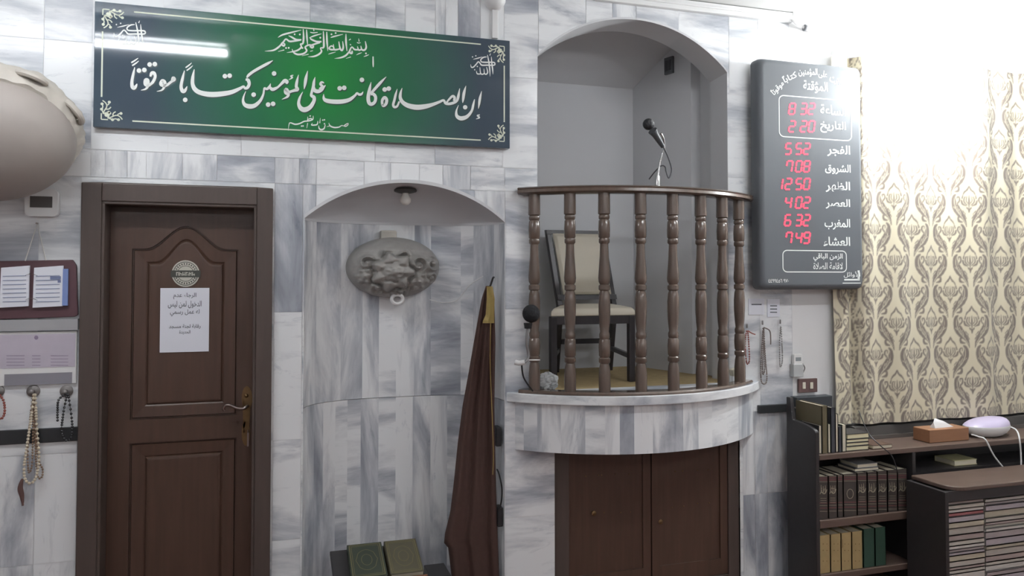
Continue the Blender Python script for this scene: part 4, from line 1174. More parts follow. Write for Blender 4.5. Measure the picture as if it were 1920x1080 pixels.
# sockets and cable on the side wall of the niche
for py, px in ((818, 933), (968, 936)):
    k = MB(); x = P(px, py, .03).x
    t = thing('wall_socket', 'black socket behind the cloak on the niche wall, '+('upper one' if py < 900 else 'lower one'), 'socket', (x, .02, P(px, py+18, .03).z), 'black sockets beside the cloak')
    MB().box(x-.012, x+.014, .012, .07, P(px, py+18, .03).z, P(px, py-18, .03).z).build('plate', BLACKPLASTIC, t, bevel=.004)
    MB().box(x-.016, x-.012, .03, .05, P(px, py+8, .03).z, P(px, py-8, .03).z).build('socket_face', mat('grey_face', (150, 150, 150)), t)
tag(MB().tube([P(932, 880, .02), P(936, 890, .0), P(941, 915, -.004), P(940, 940, .0), P(935, 958, .02)], .004, 6).build('black_cable', BLACKPLASTIC, smooth=True), 'thin black cable looping between the two sockets beside the cloak', 'cable')

# ------------------------------------------------------------------ Koran stand and books in the niche
ks = thing('book_stand', 'dark low book stand with sloped top in the prayer niche', 'stand', (P(714, 1040, -.1).x, -.1, 0))
tx0, tx1 = P(628, 1080, -.24).x, P(800, 1080, -.24).x
pA, pB = Vector((0, -.25, P(700, 1084, -.25).z-.035)), Vector((0, -.0, P(700, 1012, 0.0).z-.03))
sl = (pB-pA).normalized(); nrm = Vector((0, -sl.z, sl.y))
mb = MB(); mb.prism([(tx0, pA.y, pA.z), (tx1, pA.y, pA.z), (tx1-.01, pB.y, pB.z), (tx0-.005, pB.y, pB.z)], nrm*-.02); mb.build('sloped_top', BLACKWOOD, ks, bevel=.004)
mb = MB(); mb.prism([(tx0, pA.y-.006, pA.z-.02), (tx1, pA.y-.006, pA.z-.02), (tx1, pA.y-.006, pA.z+.03), (tx0, pA.y-.006, pA.z+.03)], (0, -.012, 0)); mb.build('lip', mat('reddish_wood', (110, 72, 52), .45, var=.2, stretch=(1, 8, 8)), ks, bevel=.003)
for x in (tx0+.01, tx1-.03):
    MB().prism([(x, pA.y+.005, 0), (x, pB.y-.01, 0), (x, pB.y-.01, pB.z-.022), (x, pA.y+.005, pA.z-.022)], (.02, 0, 0)).build('side_panel', BLACKWOOD, ks)
def book(name, label, cat, c, ex, ey, ez, cover, grp=None, open_side='x', pages=None):
    """closed book: ex, ey, ez are half-extent vectors; pages show on all sides but the spine (-ex)"""
    t = thing(name, label, cat, Vector(c)-Vector((0, 0, abs(ez[2])+abs(ey[2])+abs(ex[2]))), grp)
    c, ex, ey, ez = map(Vector, (c, ex, ey, ez))
    k = ez.normalized()*min(.0028, ez.length*.3)
    cv2 = MB(); ez = ez*.985; cv2.obox(c+ez-k*.5, ex, ey, k*.5); cv2.obox(c-ez+k*.5, ex, ey, k*.5)
    sx = ex.normalized()*.0015; cv2.obox(c-ex+sx, sx, ey, ez)
    cb2 = cv2.build('cover', cover, t)
    MB().obox(c+sx, ex-sx*2.6, ey*.965, ez-k).build('pages', pages or mat('book_pages', (214, 206, 184), .85, var=.06, scale=60, stretch=(1, 1, 9)), t)
    return t, cb2
GREENC = mat('green_leather', (54, 62, 50), .5, var=.2, scale=25)
for i, (xa, xb2, hx) in enumerate(((654, 720, 0), (725, 786, 1))):
    ca = P((xa+xb2)/2, 1045-6*i, -.12)
    s0 = .485+.0*i
    cc = pA+(pB-pA)*s0; cc = Vector(((P(xa, 1045, -.13).x+P(xb2, 1045, -.13).x)/2, cc.y, cc.z))+nrm*.019
    hwx = (P(xb2, 1045, -.13).x-P(xa, 1045, -.13).x)/2
    t, cb2 = book('koran', ['green ornate Koran lying on the sloped stand, beside the gilded one', 'olive gilded Koran lying on the sloped stand, nearer the cloak'][i], 'book', cc, (hwx, 0, 0), sl*.112, nrm*.0185, GREENC if not i else mat('olive_leather', (84, 80, 62), .5, var=.2, scale=25), 'Korans on the book stand')
    og = MB()
    f = lambda a_, b_: cc+Vector((hwx*a_, 0, 0))+sl*.112*b_+nrm*.0192
    def loop(pts, wd):
        for (a0, b0), (a1, b1) in zip(pts, pts[1:]+pts[:1]):
            p_, q_ = f(a0, b0), f(a1, b1); d_ = (q_-p_).normalized().cross(nrm)*wd
            og.face([p_-d_, p_+d_, q_+d_, q_-d_])
    loop([(-.88, -.92), (.88, -.92), (.88, .92), (-.88, .92)], .0018); loop([(-.78, -.84), (.78, -.84), (.78, .84), (-.78, .84)], .0010)
    loop([(.58*math.cos(k*.2618)*(1+.06*math.cos(k*.2618*8)), .6*math.sin(k*.2618)) for k in range(24)], .0012)
    loop([(.3*math.cos(k*.2618), .32*math.sin(k*.2618)) for k in range(24)], .0012)
    og.build('gilt_ornament', mat('dull_gilt', (128, 120, 84), .45, metal=.3), cb2)
# low dark bench beside the stand
bn = thing('low_bench', 'low dark wooden bench behind the book stand and the cloak', 'bench', (P(845, 1075, .02).x, .03, 0))
bx_0, bx_1, bzz = P(802, 1075, .0).x, P(841, 1075, .0).x, P(830, 1066, .03).z
MB().box(bx_0, bx_1, -.06, .10, bzz-.03, bzz).build('seat', BLACKWOOD, bn, bevel=.004)
for x in (bx_0+.005, bx_1-.03):
    for y in (-.055, .075): MB().box(x, x+.025, y, y+.02, 0, bzz-.03).build('leg', BLACKWOOD, bn)

# ------------------------------------------------------------------ chair on the pulpit
chr_ = thing('dining_chair', 'dark wooden chair with cream upholstered seat and back behind the railing', 'chair', (P(1112, 690, .4).x, .4, fz))
CHW = mat('dark_chair_wood', (46, 42, 44), .35, var=.15, stretch=(6, 6, 1)); CREAMF = mat('cream_leather', (206, 198, 180), .5, var=.04)
FYc, BYc = .16, .58
sx_0, sx_1 = P(1033, 590, FYc).x, P(1191, 590, FYc).x
bk0, bk1 = P(1024, 440, BYc+.1).x, P(1134, 440, BYc+.1).x
sb0, sb1 = bk0+.035, bk1+.03
szt = P(1112, 588, FYc).z
btz = P(1075, 432, BYc+.1).z
for x in (sx_0, sx_1-.034): MB().box(x, x+.034, FYc, FYc+.034, fz, szt-.012).build('leg', CHW, chr_, bevel=.003)
for x, tx_ in ((sb0, bk0), (sb1-.03, bk1-.03)):
    MB().loft([[(xx+dx, yy+dy, zz) for dx, dy in ((0, 0), (.03, 0), (.03, .034), (0, .034))] for xx, yy, zz in ((x, BYc+.06, fz), (x, BYc, szt-.05), (x, BYc, szt+.03), (tx_, BYc+.10, btz))]).build('rear_leg', CHW, chr_, bevel=.003)
def trap(z0, z1, ins=0):
    return [[(sx_0+ins, FYc+ins, z), (sx_1-ins, FYc+ins, z), (sb1-ins, BYc+.0, z), (sb0+ins, BYc+.0, z)] for z in (z0, z1)]
MB().loft(trap(szt-.055, szt-.01, .004)).build('seat_frame', CHW, chr_, bevel=.003)
r0 = trap(0, 0)[0]
cen = Vector((sum(p[0] for p in r0)/4, sum(p[1] for p in r0)/4, 0))
def ringat(s, z): return [cen*(1-s)+Vector((p[0], p[1], 0))*s+Vector((0, 0, z)) for p in r0]
MB().loft([ringat(1, szt-.012), ringat(1.005, szt), ringat(.99, szt+.014), ringat(.93, szt+.028), ringat(.7, szt+.038), ringat(.3, szt+.042)]).build('seat', CREAMF, chr_, smooth=True, bevel=.004)
def bkp(s, t, d=0):
    zl, zh = szt+.06, btz
    x0 = sb0+(bk0-sb0)*t; x1 = sb1+(bk1-sb1)*t
    return Vector((x0+(x1-x0)*s, BYc+.10*t-d, zl+(zh-zl)*t))
mb = MB(); mb.loft([[bkp(.09, .07), bkp(.91, .07), bkp(.91, .95), bkp(.09, .95)], [bkp(.09, .07, .012), bkp(.91, .07, .012), bkp(.91, .95, .012), bkp(.09, .95, .012)], [bkp(.14, .11, .024), bkp(.86, .11, .024), bkp(.86, .91, .024), bkp(.14, .91, .024)]])
mb.build('backrest', CREAMF, chr_, bevel=.004)
for ta, tb_ in ((.94, 1.0), (0.0, .07)):
    MB().loft([[bkp(s_, ta, -.03), bkp(s_, ta, .004), bkp(s_, tb_, .004), bkp(s_, tb_, -.03)] for s_ in (0, 1)]).build('back_rail', CHW, chr_)
zs = P(1112, 640, BYc).z
mb = MB(); mb.box(sb0+.03, sb1-.03, BYc+.02, BYc+.04, zs-.014, zs+.014); mb.build('stretcher', CHW, chr_)
for xf, xb2 in ((sx_0+.005, sb0+.005), (sx_1-.025, sb1-.025)):
    zz = szt-.24
    MB().loft([[(x+dx, y, zz+dz2) for dx, dz2 in ((0, 0), (.02, 0), (.02, .024), (0, .024))] for x, y in ((xf, FYc+.03), (xb2, BYc+.04))]).build('stretcher', CHW, chr_)

# ------------------------------------------------------------------ microphones, bag, small things of the pulpit
mk = thing('gooseneck_microphone', 'microphone on a silver gooseneck standing on the wooden handrail', 'microphone', (P(1233, 338, -BS+.05).x, -BS+.06, zr))
MY = -BS+.06
base = Vector((P(1233, 338, MY).x, MY, zr))
MB().lathe(base, [(0, .022), (.004, .022), (.008, .012), (.05, .010), (.055, .008)], 16).build('base', CHROME, mk, smooth=True)
MB().tube([base+Vector((0, 0, .05)), P(1238, 302, MY), P(1245, 280, MY-.01), P(1244, 262, MY-.02), P(1239, 250, MY-.03)], .0055, 10).build('gooseneck', CHROME, mk, smooth=True)
ha, hb = P(1243, 275, MY-.035), P(1216, 233, MY-.075)
dd = (hb-ha)
MB().lathe(ha, [(0, .010), (.02, .012), (dd.length*.55, .016), (dd.length*.72, .022)], 16, dd).build('handle', mat('mic_grey', (74, 78, 82), .4), mk, smooth=True)
MB().ball(hb, .027, 16, 10).build('grille', mat('mic_black', (34, 36, 40), .5, bump=.5, scale=90), mk, smooth=True)
MB().tube([P(1244, 276, MY-.03), P(1253, 296, MY-.02), P(1259, 318, MY), P(1254, 334, MY), P(1249, 322, MY), P(1247, 313, MY), P(1240, 311, MY), P(1228, 322, MY+.02), P(1217, 336, MY+.05)], .0032, 6).build('cable', mat('dark_cable', (70, 72, 76), .5), mk, smooth=True)
MY2 = -.17
m2 = thing('foam_microphone', 'black foam microphone on a grey gooseneck tied to the leftmost baluster', 'microphone', P(985, 735, MY2))
MB().ball(P(996, 588, MY2-.05), .040, 18, 12, (1, 1, 1.02)).build('foam_ball', mat('black_foam', (30, 31, 34), .9, bump=.4, scale=120), m2, smooth=True)
MB().lathe(P(990, 616, MY2-.045), [(0, .016), (.025, .02)], 14).build('foam_stem', BLACKPLASTIC, m2)
MB().tube([P(989, 614, MY2-.045), P(987, 640, MY2-.04), P(990, 660, MY2-.03), P(990, 672, MY2-.03), P(983, 680, MY2-.03), P(972, 682, MY2-.02)], .006, 10).build('gooseneck', mat('grey_neck', (150, 150, 150), .35, metal=.6), m2, smooth=True)
MB().tube([P(984, 679, MY2-.03), P(973, 681, MY2-.02), P(966, 679, MY2-.01)], .012, 10, False).build('clamp', WHITEPLASTIC, m2, smooth=True)
MB().tube([P(978, 683, MY2-.02), P(981, 705, MY2-.01), P(989, 720, MY2+.01), P(999, 733, MY2+.03)], .004, 6).build('cable', BLACKPLASTIC, m2, smooth=True)
MB().tube([P(991, 675, MY2-.035), P(1002, 675, MY2-.04), P(1012, 675, MY2-.03)], .003, 6).build('tie', WHITEPLASTIC, m2)
# crumpled bag
bg = MB(); bc_ = P(1027, 732, -.02); bc_.z = fz+.045
rings = []
for j in range(13):
    th = math.pi*min(max(j/12, .03), .97)
    rings.append([bc_+Vector((math.sin(th)*math.cos(2*math.pi*i/20)*.05*(1+.22*math.sin(i*2.3+j)), math.sin(th)*math.sin(2*math.pi*i/20)*.04*(1+.2*math.sin(i*3.1+j*2)), -math.cos(th)*.044*(1+.12*math.sin(i*1.7+j)))) for i in range(20)])
bg.loft(rings); tag(bg.build('plastic_bag', mat('white_bag', (196, 198, 198), .35)), 'crumpled white plastic bag on the pulpit floor behind the railing', 'bag')
cb_ = MB(); q = P(1376, 697, -.035)
t = thing('intercom_bundle', 'small cream plug with tangled wires behind the last baluster', 'plug', (q.x, q.y, fz))
MB().obox(q, (.02, 0, .005), (0, .015, 0), (-.004, 0, .018)).build('plug', mat('cream_plastic', (206, 200, 184), .4), t, bevel=.006)
MB().tube([q, q+Vector((-.01, 0, -.04)), q+Vector((.01, .0, -.06)), q+Vector((.0, .01, -.075)), q+Vector((-.02, .01, -.08))], .003, 6).build('wire', WHITEPLASTIC, t, smooth=True)
# switch plate high inside the chamber
x_ = P(1285, 126, .5)
sp_ = thing('wall_socket', 'dark double socket high on the right wall of the pulpit chamber', 'socket', x_)
e1 = Vector((xr2-(p1-.01), PB-.35, 0)).normalized(); nn_ = Vector((-e1.y, e1.x, 0))
if nn_.y > 0: nn_ = -nn_
wp = Vector((p1-.01, .35, 0))+e1*.16; wp.z = P(1285, 126, wp.y).z
MB().obox(wp+nn_*.006, e1*.034, nn_*.008, (0, 0, .05)).build('plate', mat('grey_plate', (96, 98, 102), .4), sp_, bevel=.003)
for s in (-.013, .015): MB().obox(wp+nn_*.015+e1*s, e1*.009, nn_*.002, (0, 0, .03)).build('rocker', mat('dark_rocker', (66, 68, 72), .4), sp_)

# ------------------------------------------------------------------ cupboard under the pulpit
cp = thing('cupboard', 'dark brown two-door cupboard under the curved pulpit balcony', 'cupboard', ((c0+c1)/2, .1, 0))
cs = P(1221, 960, .02).x
g0, g1 = P(1066, 960, .02).x, P(1364, 960, .02).x
MB().box(c0, g0, .01, .05, 0, cz1).box(g1, c1, .01, .05, 0, cz1).box(g0, g1, .01, .05, cz1-.05, cz1).box(g0, g1, .01, .05, 0, .06).build('frame', FRAMEWOOD, cp, bevel=.003)
MB().box(c0, c1, .06, .4, 0, cz1).build('body', BLACKWOOD, cp)
for x0, x1, kx, ky2 in ((g0+.002, cs-.004, 1113, 962), (cs+.004, g1-.002, 1238, 978)):
    mb = MB(); z0, z1 = .062, cz1-.052
    st = .07
    mb.box(x0, x0+st*.6, .018, .04, z0, z1).box(x1-st*.6, x1, .018, .04, z0, z1).box(x0+st*.6, x1-st*.6, .018, .04, z1-.06, z1).box(x0+st*.6, x1-st*.6, .018, .04, z0, z0+.08).box(x0+st*.5, x1-st*.5, .026, .038, z0+.07, z1-.05)
    d = mb.build('door', DOORWOOD, cp)
    k = MB().lathe(P(kx, ky2, .02), [(0, .012), (.006, .012), (.009, .005), (.011, .004)], 14, (0, -1, 0)); k.build('lock' if kx == 1113 else 'knob', BRASS, d, smooth=True)
    sc0 = None
    for (sx, sy) in (((1098, 893), (1122, 891), (1128, 891), (1154, 889), (1180, 889), (1133, 961), (1164, 961), (1182, 960)) if kx == 1113 else ((1266, 884), (1280, 883), (1308, 882), (1328, 881), (1260, 951), (1282, 949), (1308, 944), (1330, 943))):
        pq = P(sx, sy, .025)
        if sc0 is None: sc0 = MB().ball(pq, .0035, 8, 5).build('screw_head', BRASS, d, origin=pq)
        else:
            c = sc0.copy(); COL.objects.link(c); c.parent = d; c.location = pq-ORIG[d]

# ------------------------------------------------------------------ things on the right wall
def card(x0, x1, y0, y1, label, qr=False):
    t = thing('paper_card', label, 'card', P((x0+x1)/2, y1, -.004), 'small cards under the clock')
    mb = MB(); boxpx(mb, x0, x1, y0, y1, -.005, .004); mb.build('sheet', PAPER, t)
    mb = MB()
    for k in range(3 if qr else 1): stroke(mb, [(x0+5, (y0+y1)/2-4+k*6, 2.0), (x1-5, (y0+y1)/2-4+k*6, 2.0)], -.0056)
    mb.build('printed_lines', INK, t)
card(1404, 1433, 560, 590, 'plain white paper card with one line under the clock, next to the railing')
card(1439, 1462, 561, 594, 'white paper card with printed block under the clock, nearer the curtain', True)
def hang(px, py, label, strands, m_, r=.0045, arm=None):
    t = beads('prayer_beads', label, px, py, strands, m_, -.02, r=r)
    MB().tube([P(px, py-10, 0), P(px, py-8, -.022), P(px, py-3, -.026)], .004, 8).build('hook', mat('grey_hook', (128, 124, 122)), t)
    if arm: MB().tube([P(*q, -.022) for q in arm], .0032, 6).build('loose_end', m_, t)
hang(1401, 618, 'red prayer beads on a hook half behind the last baluster', [[(1400, 620), (1397, 645), (1400, 680), (1405, 676), (1404, 645), (1402, 620)]], RED, .0045, [(1402, 620), (1410, 625), (1416, 627)])
hang(1430, 612, 'long grey brown prayer beads on the middle hook under the clock', [[(1431, 614), (1428, 660), (1427, 710), (1433, 720), (1438, 710), (1435, 670), (1432, 614)], [(1432, 615), (1431, 660), (1430, 700), (1434, 690), (1433, 640)]], mat('greybrown_beads', (120, 110, 104), .4), .0042, [(1432, 614), (1443, 620), (1445, 635), (1445, 646)])
hang(1463, 610, 'short grey prayer beads on the hook nearest the marble edge', [[(1464, 612), (1462, 640), (1462, 670), (1463, 688), (1467, 675), (1466, 640), (1464, 612)]], mat('grey_beads', (150, 148, 146), .4), .0042)
rm = thing('remote_control', 'white remote control in a holder on the plaster wall beside the marble edge', 'remote control', P(1497, 706, 0))
mb = MB(); boxpx(mb, 1489, 1505, 664, 694, -.028, .02); mb.build('remote_body', WHITEPLASTIC, rm, bevel=.004)
mb = MB(); boxpx(mb, 1492, 1502, 670, 677, -.0292, .001); mb.build('display', mat('grey_display', (130, 136, 140), .3), rm)
mb = MB(); boxpx(mb, 1488, 1507, 683, 707, -.034, .034); mb.build('holder', mat('clear_plastic', (214, 216, 216), .2, trans=.4), rm, bevel=.003)
MB().tube([P(1505, 682, -.02), P(1509, 690, -.02), P(1505, 700, -.02)], .003, 6).build('cord_loop', mat('grey_hook', (128, 124, 122)), rm)
sw = thing('switch_plate', 'brown double light switch on the plaster wall above the bookcase', 'switch', P(1515, 737, 0))
mb = MB(); boxpx(mb, 1498, 1533, 710, 736, -.014, .014); mb.build('plate', mat('brown_plate', (96, 74, 72), .4), sw, bevel=.003)
for x in (1508, 1522):
    mb = MB(); boxpx(mb, x-2.5, x+3, 717, 729, -.018, .005); mb.build('rocker', mat('cream_plastic', (206, 200, 184)), sw, bevel=.001)

# ------------------------------------------------------------------ bookcase
BF, BB = -.30, -.075
bcs = thing('bookcase', 'dark bookcase with black side panel under the patterned curtain', 'bookcase', (P(1700, 850, BF).x, -.2, 0))
bs0 = P(1537, 900, BF).x
zt1 = P(1620, 846, BF).z-.0008                  # top shelf surface
zside = P(1512, 742, -.08).z
mb = MB()
prof_ = [(BB, 0), (BB, zside), (BB-.03, zside)]
zr_ = P(1530, 812, BF).z
for k in range(9):
    a_ = k/8*math.pi/2
    prof_.append((BB-.05-(BB-.05-BF)*math.sin(a_), zr_+(zside-.11-zr_)*math.cos(a_)))
prof_.append((BF, 0))
mb.prism([(bs0-.022, y, z) for y, z in prof_], (.022, 0, 0)); mb.build('side_panel', BLACKWOOD, bcs, bevel=.004)
BXR = 4.9
def shelf(z, th=.022, name='shelf', x1=BXR, m_=SHELFWOOD): return MB().box(bs0, x1, BF, BB-.001, z-th-.0012, z-.0012).build(name, m_, bcs, bevel=.003)
shelf(zt1, .026, 'top_shelf'); zs2 = P(1620, 967, BF).z; shelf(zs2, .04)
zs1 = P(1620, 886, BF).z
zs3 = P(1570, 1074, BF).z; shelf(zs3, .03)
MB().box(bs0, BXR, BB, BB+.012, 0, zt1).build('back_panel', BLACKWOOD, bcs)
MB().box(bs0, BXR, BB-.004, BB+.012, zt1, P(1700, 812, BB).z).build('upstand', mat('grey_brown_board', (84, 78, 74), .5, var=.15), bcs)
MB().box(BXR-.02, BXR, BF, BB, 0, zt1).build('side_panel', BLACKWOOD, bcs)
MB().box(P(1712, 950, BF).x, P(1712, 950, BF).x+.02, BF, BB, 0, zt1-.026).build('divider', BLACKWOOD, bcs)
bxk = thing('black_box', 'black box standing in the corner behind the bookcase side panel', 'box', P(1525, 800, -.03))
MB().box(P(1487, 760, -.03).x, P(1554, 760, -.03).x, -.06, -.005, zt1-.0, P(1520, 742, -.03).z).build('case', mat('slate_box', (50, 54, 58), .5), bxk, bevel=.004)
MB().tube([P(1490, 764, -.065), P(1494, 765, -.08), P(1503, 766, -.08), P(1505, 766, -.065)], .004, 8).build('handle', STEEL, bxk)
# standing books on the top shelf
BKM = [mat('book_black', (48, 46, 46), .5), mat('book_olive', (96, 88, 66), .6, var=.15), mat('book_slate', (60, 62, 68), .5), mat('book_dark_green', (46, 56, 48), .5), mat('book_brown', (84, 62, 50), .5)]
def vbook(px0, px1, pyt, label, cover, spine_front, yf=BF+.02, dep=.15, zb_=None, grp='books standing on the top shelf'):
    zb_ = zt1 if zb_ is None else zb_
    x0, x1 = P(px0, 820, yf).x, P(px1, 820, yf).x
    z1 = P((px0+px1)/2, pyt, yf).z
    c = ((x0+x1)/2, yf+dep/2, (zb_+z1)/2)
    return book('book', label, 'book', c, (0, dep/2*(1 if spine_front else -1), 0), (0, 0, (z1-zb_)/2), ((x1-x0)/2, 0, 0), cover, grp)
vbook(1535.5, 1541, 798, 'black book with white page edge at the left end of the top shelf', BKM[0], False)
t, cvr = vbook(1541.5, 1552, 761, 'tallest olive brown book standing on the top shelf', BKM[1], True, dep=.2)
vbook(1552.5, 1557.5, 795, 'thin book with white page edge right of the tall olive book', BKM[3], False)
vbook(1558, 1566.5, 764, 'tall dark patterned book on the top shelf', BKM[2], True)
vbook(1567, 1572, 776, 'book with tall white page edge in the middle of the standing row', BKM[0], False)
vbook(1572.5, 1578, 800, 'dark spined book before the last white edged one', BKM[2], True)
vbook(1579, 1587, 796, 'book with broad white page edge leaning on the lying stack', BKM[3], False)
def fbook(px0, px1, py0, py1, label, cover, zb_, yf=BF+.025, dep=.13, grp='books lying in a stack on the top shelf', pages=None):
    x0, x1 = P(px0, (py0+py1)/2, yf).x, P(px1, (py0+py1)/2, yf).x
    h = P((px0+px1)/2, py0, yf).z-P((px0+px1)/2, py1, yf).z
    book('book', label, 'book', ((x0+x1)/2, yf+dep/2, zb_+h/2), (0, -dep/2, 0), ((x1-x0)/2, 0, 0), (0, 0, h/2), cover, grp, pages=pages)
    return zb_+h
z = zt1
CP_ = mat('cream_pages', (222, 214, 178), .85, var=.05, scale=60, stretch=(1, 1, 9))
for (x0, x1, y0, y1), l in zip(((1587, 1629, 833, 842), (1588, 1629, 825.5, 832), (1588, 1629, 818, 824.5), (1589, 1629.5, 807, 817)), ('thick black book at the bottom of the lying stack', 'thin black book second from the bottom of the lying stack', 'thin black book third from the bottom of the lying stack', 'thick cream edged book on top of the lying stack')):
    z = fbook(x0, x1, y0, y1, l, BKM[0], z, pages=CP_)
fbook(1637, 1673, 833.5, 841, 'single small book lying right of the stack on the top shelf', BKM[4], zt1, yf=BF+.02)
# second level: the row of old volumes, with flat books on it
SPN = mat('brown_spine_leather', (64, 58, 54), .5, var=.25, scale=30); SPR = mat('red_band', (104, 66, 66), .5); GILT = mat('gilt_script', (160, 154, 134), .45, metal=.3)
vx = [1535, 1553, 1570, 1581, 1607, 1626, 1645, 1664, 1683, 1701]
VY = BF+.015
for i in range(len(vx)-1):
    a0, a1 = vx[i]+.4, vx[i+1]-.4
    x0, x1 = P(a0, 925, VY).x, P(a1, 925, VY).x
    z1 = P(1620, 886, VY).z
    pos = ['first from the side panel', 'second from the side panel', 'narrow third', 'with round medallion', 'first of the script set', 'second of the script set', 'third of the script set', 'fourth of the script set', 'last of the row'][i]
    t, cvr = book('old_volume', 'brown gilt volume with red bands on the second shelf, '+pos, 'book', ((x0+x1)/2, VY+.09, (zs2+z1)/2), (0, .09, 0), (0, 0, (z1-zs2)/2), ((x1-x0)/2, 0, 0), SPN, 'old volumes on the second shelf')
    rb = MB(); xm = (a0+a1)/2
    pxz = lambda f_: 886+78*f_-(xm-1620)*.035
    for f_ in (.10, .15, .70, .82): stroke(rb, [(a0+1, pxz(f_), 2.2), (a1-1, pxz(f_), 2.2)], VY-.0006)
    rb.build('red_bands', SPR, cvr)
    gb = MB()
    for f_ in (.06, .19, .76, .9): stroke(gb, [(a0+1, pxz(f_), .8), (a1-1, pxz(f_), .8)], VY-.0007)
    if i == 3:
        for k in range(14): stroke(gb, [(xm+6*math.cos(k*.45), pxz(.5)+9*math.sin(k*.45), 1), (xm+6*math.cos(k*.45+.45), pxz(.5)+9*math.sin(k*.45+.45), 1)], VY-.0007)
    elif i != 2:
        random.seed(i*3+1)
        yb = pxz(.42)
        stroke(gb, [(a1-2, yb-4, 1.4), (a1-5, yb+3, 2), (xm, yb+4, 2), (a0+5, yb+1, 2), (a0+2, yb+5, 1)], VY-.0007)
        for k in range(6): dot(gb, a0+4+random.random()*(a1-a0-8), yb-6+random.random()*5, .9, VY-.0007, 6)
        for k in range(3): stroke(gb, [(a0+4+k*4, yb-10-random.random()*3, .8), (a0+4.5+k*4, yb+2, 1.5)], VY-.0007)
        for k in range(3): stroke(gb, [(a0+3, yb+13+k*4, .7), (a1-3, yb+13+k*4, .7)], VY-.0007)
    gb.build('gilt_script', GILT, cvr)
zv = P(1620, 886, VY).z
z = fbook(1603, 1648, 873.5, 880, 'grey book lying on the old volumes, under the pale one', BKM[2], zv, yf=VY+.02, grp='books lying on the old volumes')
fbook(1608, 1646, 865, 872.5, 'pale grey book lying on top of the old volumes', mat('book_grey', (150, 150, 148), .6), z, yf=VY+.02, grp='books lying on the old volumes')
yb_ = P(1790, 872, BF+.04)
zs4 = yb_.z-.006
MB().box(P(1712, 950, BF).x+.02, BXR-.02, BF+.01, BB, zs4-.02, zs4-.001).build('shelf', BLACKWOOD, bcs)
fbook(1790, 1832, 862, 872, 'yellowish book lying alone on the shelf behind the front table', mat('book_cream_cover', (200, 194, 150), .6), zs4, yf=BF+.04, grp='books lying on the old volumes')
# lower shelf: four tan volumes and green ones
TANC = mat('tan_cloth', (164, 143, 100), .65, var=.12, scale=25)
tv = [1536, 1557, 1577, 1597, 1617.5]
for i in range(4):
    x0, x1 = P(tv[i]+.2, 1030, VY).x, P(tv[i+1]-.2, 1030, VY).x; z1 = P(1577, 1000, VY).z
    t, cvr = book('tan_volume', 'tan cloth volume on the lower shelf, '+['next to the black side panel', 'second from the side panel', 'third, beside the mark', 'next to the green volume'][i], 'book', ((x0+x1)/2, VY+.08, (zs3+z1)/2), (0, .08, 0), (0, 0, (z1-zs3)/2), ((x1-x0)/2, 0, 0), TANC, 'tan volumes on the lower shelf')
    sp2 = MB(); xm = (tv[i]+tv[i+1])/2
    if i == 2: stroke(sp2, [(xm-8, 1011, 1), (xm-7, 1024, 1.6), (xm-9, 1027, 1)], VY-.0006)
    for yy in (1020, 1032, 1052): dot(sp2, xm-3, yy, 1.3, VY-.0006, 6); dot(sp2, xm+4, yy, 1.1, VY-.0006, 6)
    sp2.build('spine_marks', mat('tan_dark', (130, 108, 70), .7), cvr)
for i, (x0_, x1_) in enumerate(((1619, 1640), (1641, 1661))):
    x0, x1 = P(x0_, 1030, VY).x, P(x1_, 1030, VY).x; z1 = P(1640, 990, VY).z
    book('green_volume', 'dark green volume on the lower shelf, '+['beside the tan ones', 'farther from the tan ones'][i], 'book', ((x0+x1)/2, VY+.08, (zs3+z1)/2), (0, .08, 0), (0, 0, (z1-zs3)/2), ((x1-x0)/2, 0, 0), mat('green_cloth', (44, 70, 57), .6, var=.1), 'green volumes on the lower shelf')

# tissue box and white appliance on the top shelf
TY = BF+.05
tbx = thing('tissue_box', 'brown tissue box with a white tissue on the top shelf', 'tissue box', (P(1778, 836, TY).x, TY+.06, zt1))
x0, x1 = P(1743, 820, TY).x, P(1817, 820, TY).x; zt_ = P(1780, 804, TY).z
MB().box(x0, x1, TY, TY+.11, zt1, zt_).build('box', mat('tissue_box_wood', (140, 100, 72), .5, var=.15, stretch=(1, 8, 8)), tbx, bevel=.003)
mb = MB(); xm = P(1768, 800, TY+.05).x
tz = lambda px, py, y: P(px, py, y)
mb.loft([[Vector((P(1748, 803, TY+.05).x, TY+.03, zt_-.002)), Vector((P(1786, 803, TY+.05).x, TY+.04, zt_-.002)), Vector((P(1786, 803, TY+.05).x, TY+.075, zt_-.002)), Vector((P(1748, 803, TY+.05).x, TY+.07, zt_-.002))],
         [tz(1750, 792, TY+.035), tz(1779, 795, TY+.04), tz(1778, 795, TY+.07), tz(1750, 792, TY+.065)], [tz(1752, 784, TY+.045), tz(1768, 789, TY+.05), tz(1767, 789, TY+.058), tz(1752, 784, TY+.053)]])
mb.build('tissue', mat('tissue_white', (236, 236, 236), .8), tbx, smooth=True)
ap_ = thing('white_appliance', 'rounded white appliance with a lilac lid on the top shelf', 'appliance', (P(1857, 820, TY+.06).x, TY+.07, zt1))
ac = Vector((P(1856, 815, TY+.045).x, TY+.065, zt1+.001))
rw = (P(1893, 810, TY+.06).x-P(1818, 810, TY+.06).x)/2
zh = P(1857, 783, TY+.06).z-zt1
def ell(h, s, dx=0, dy=1.0): return [ac+Vector((dx+math.cos(2*math.pi*k/32)*rw*s, math.sin(2*math.pi*k/32)*.085*s*dy, h*zh)) for k in range(32)]
MB().loft([ell(0, .55), ell(.05, .68), ell(.2, .86), ell(.4, .98), ell(.55, 1.0), ell(.6, .99)]).build('body', WHITEPLASTIC, ap_, smooth=True)
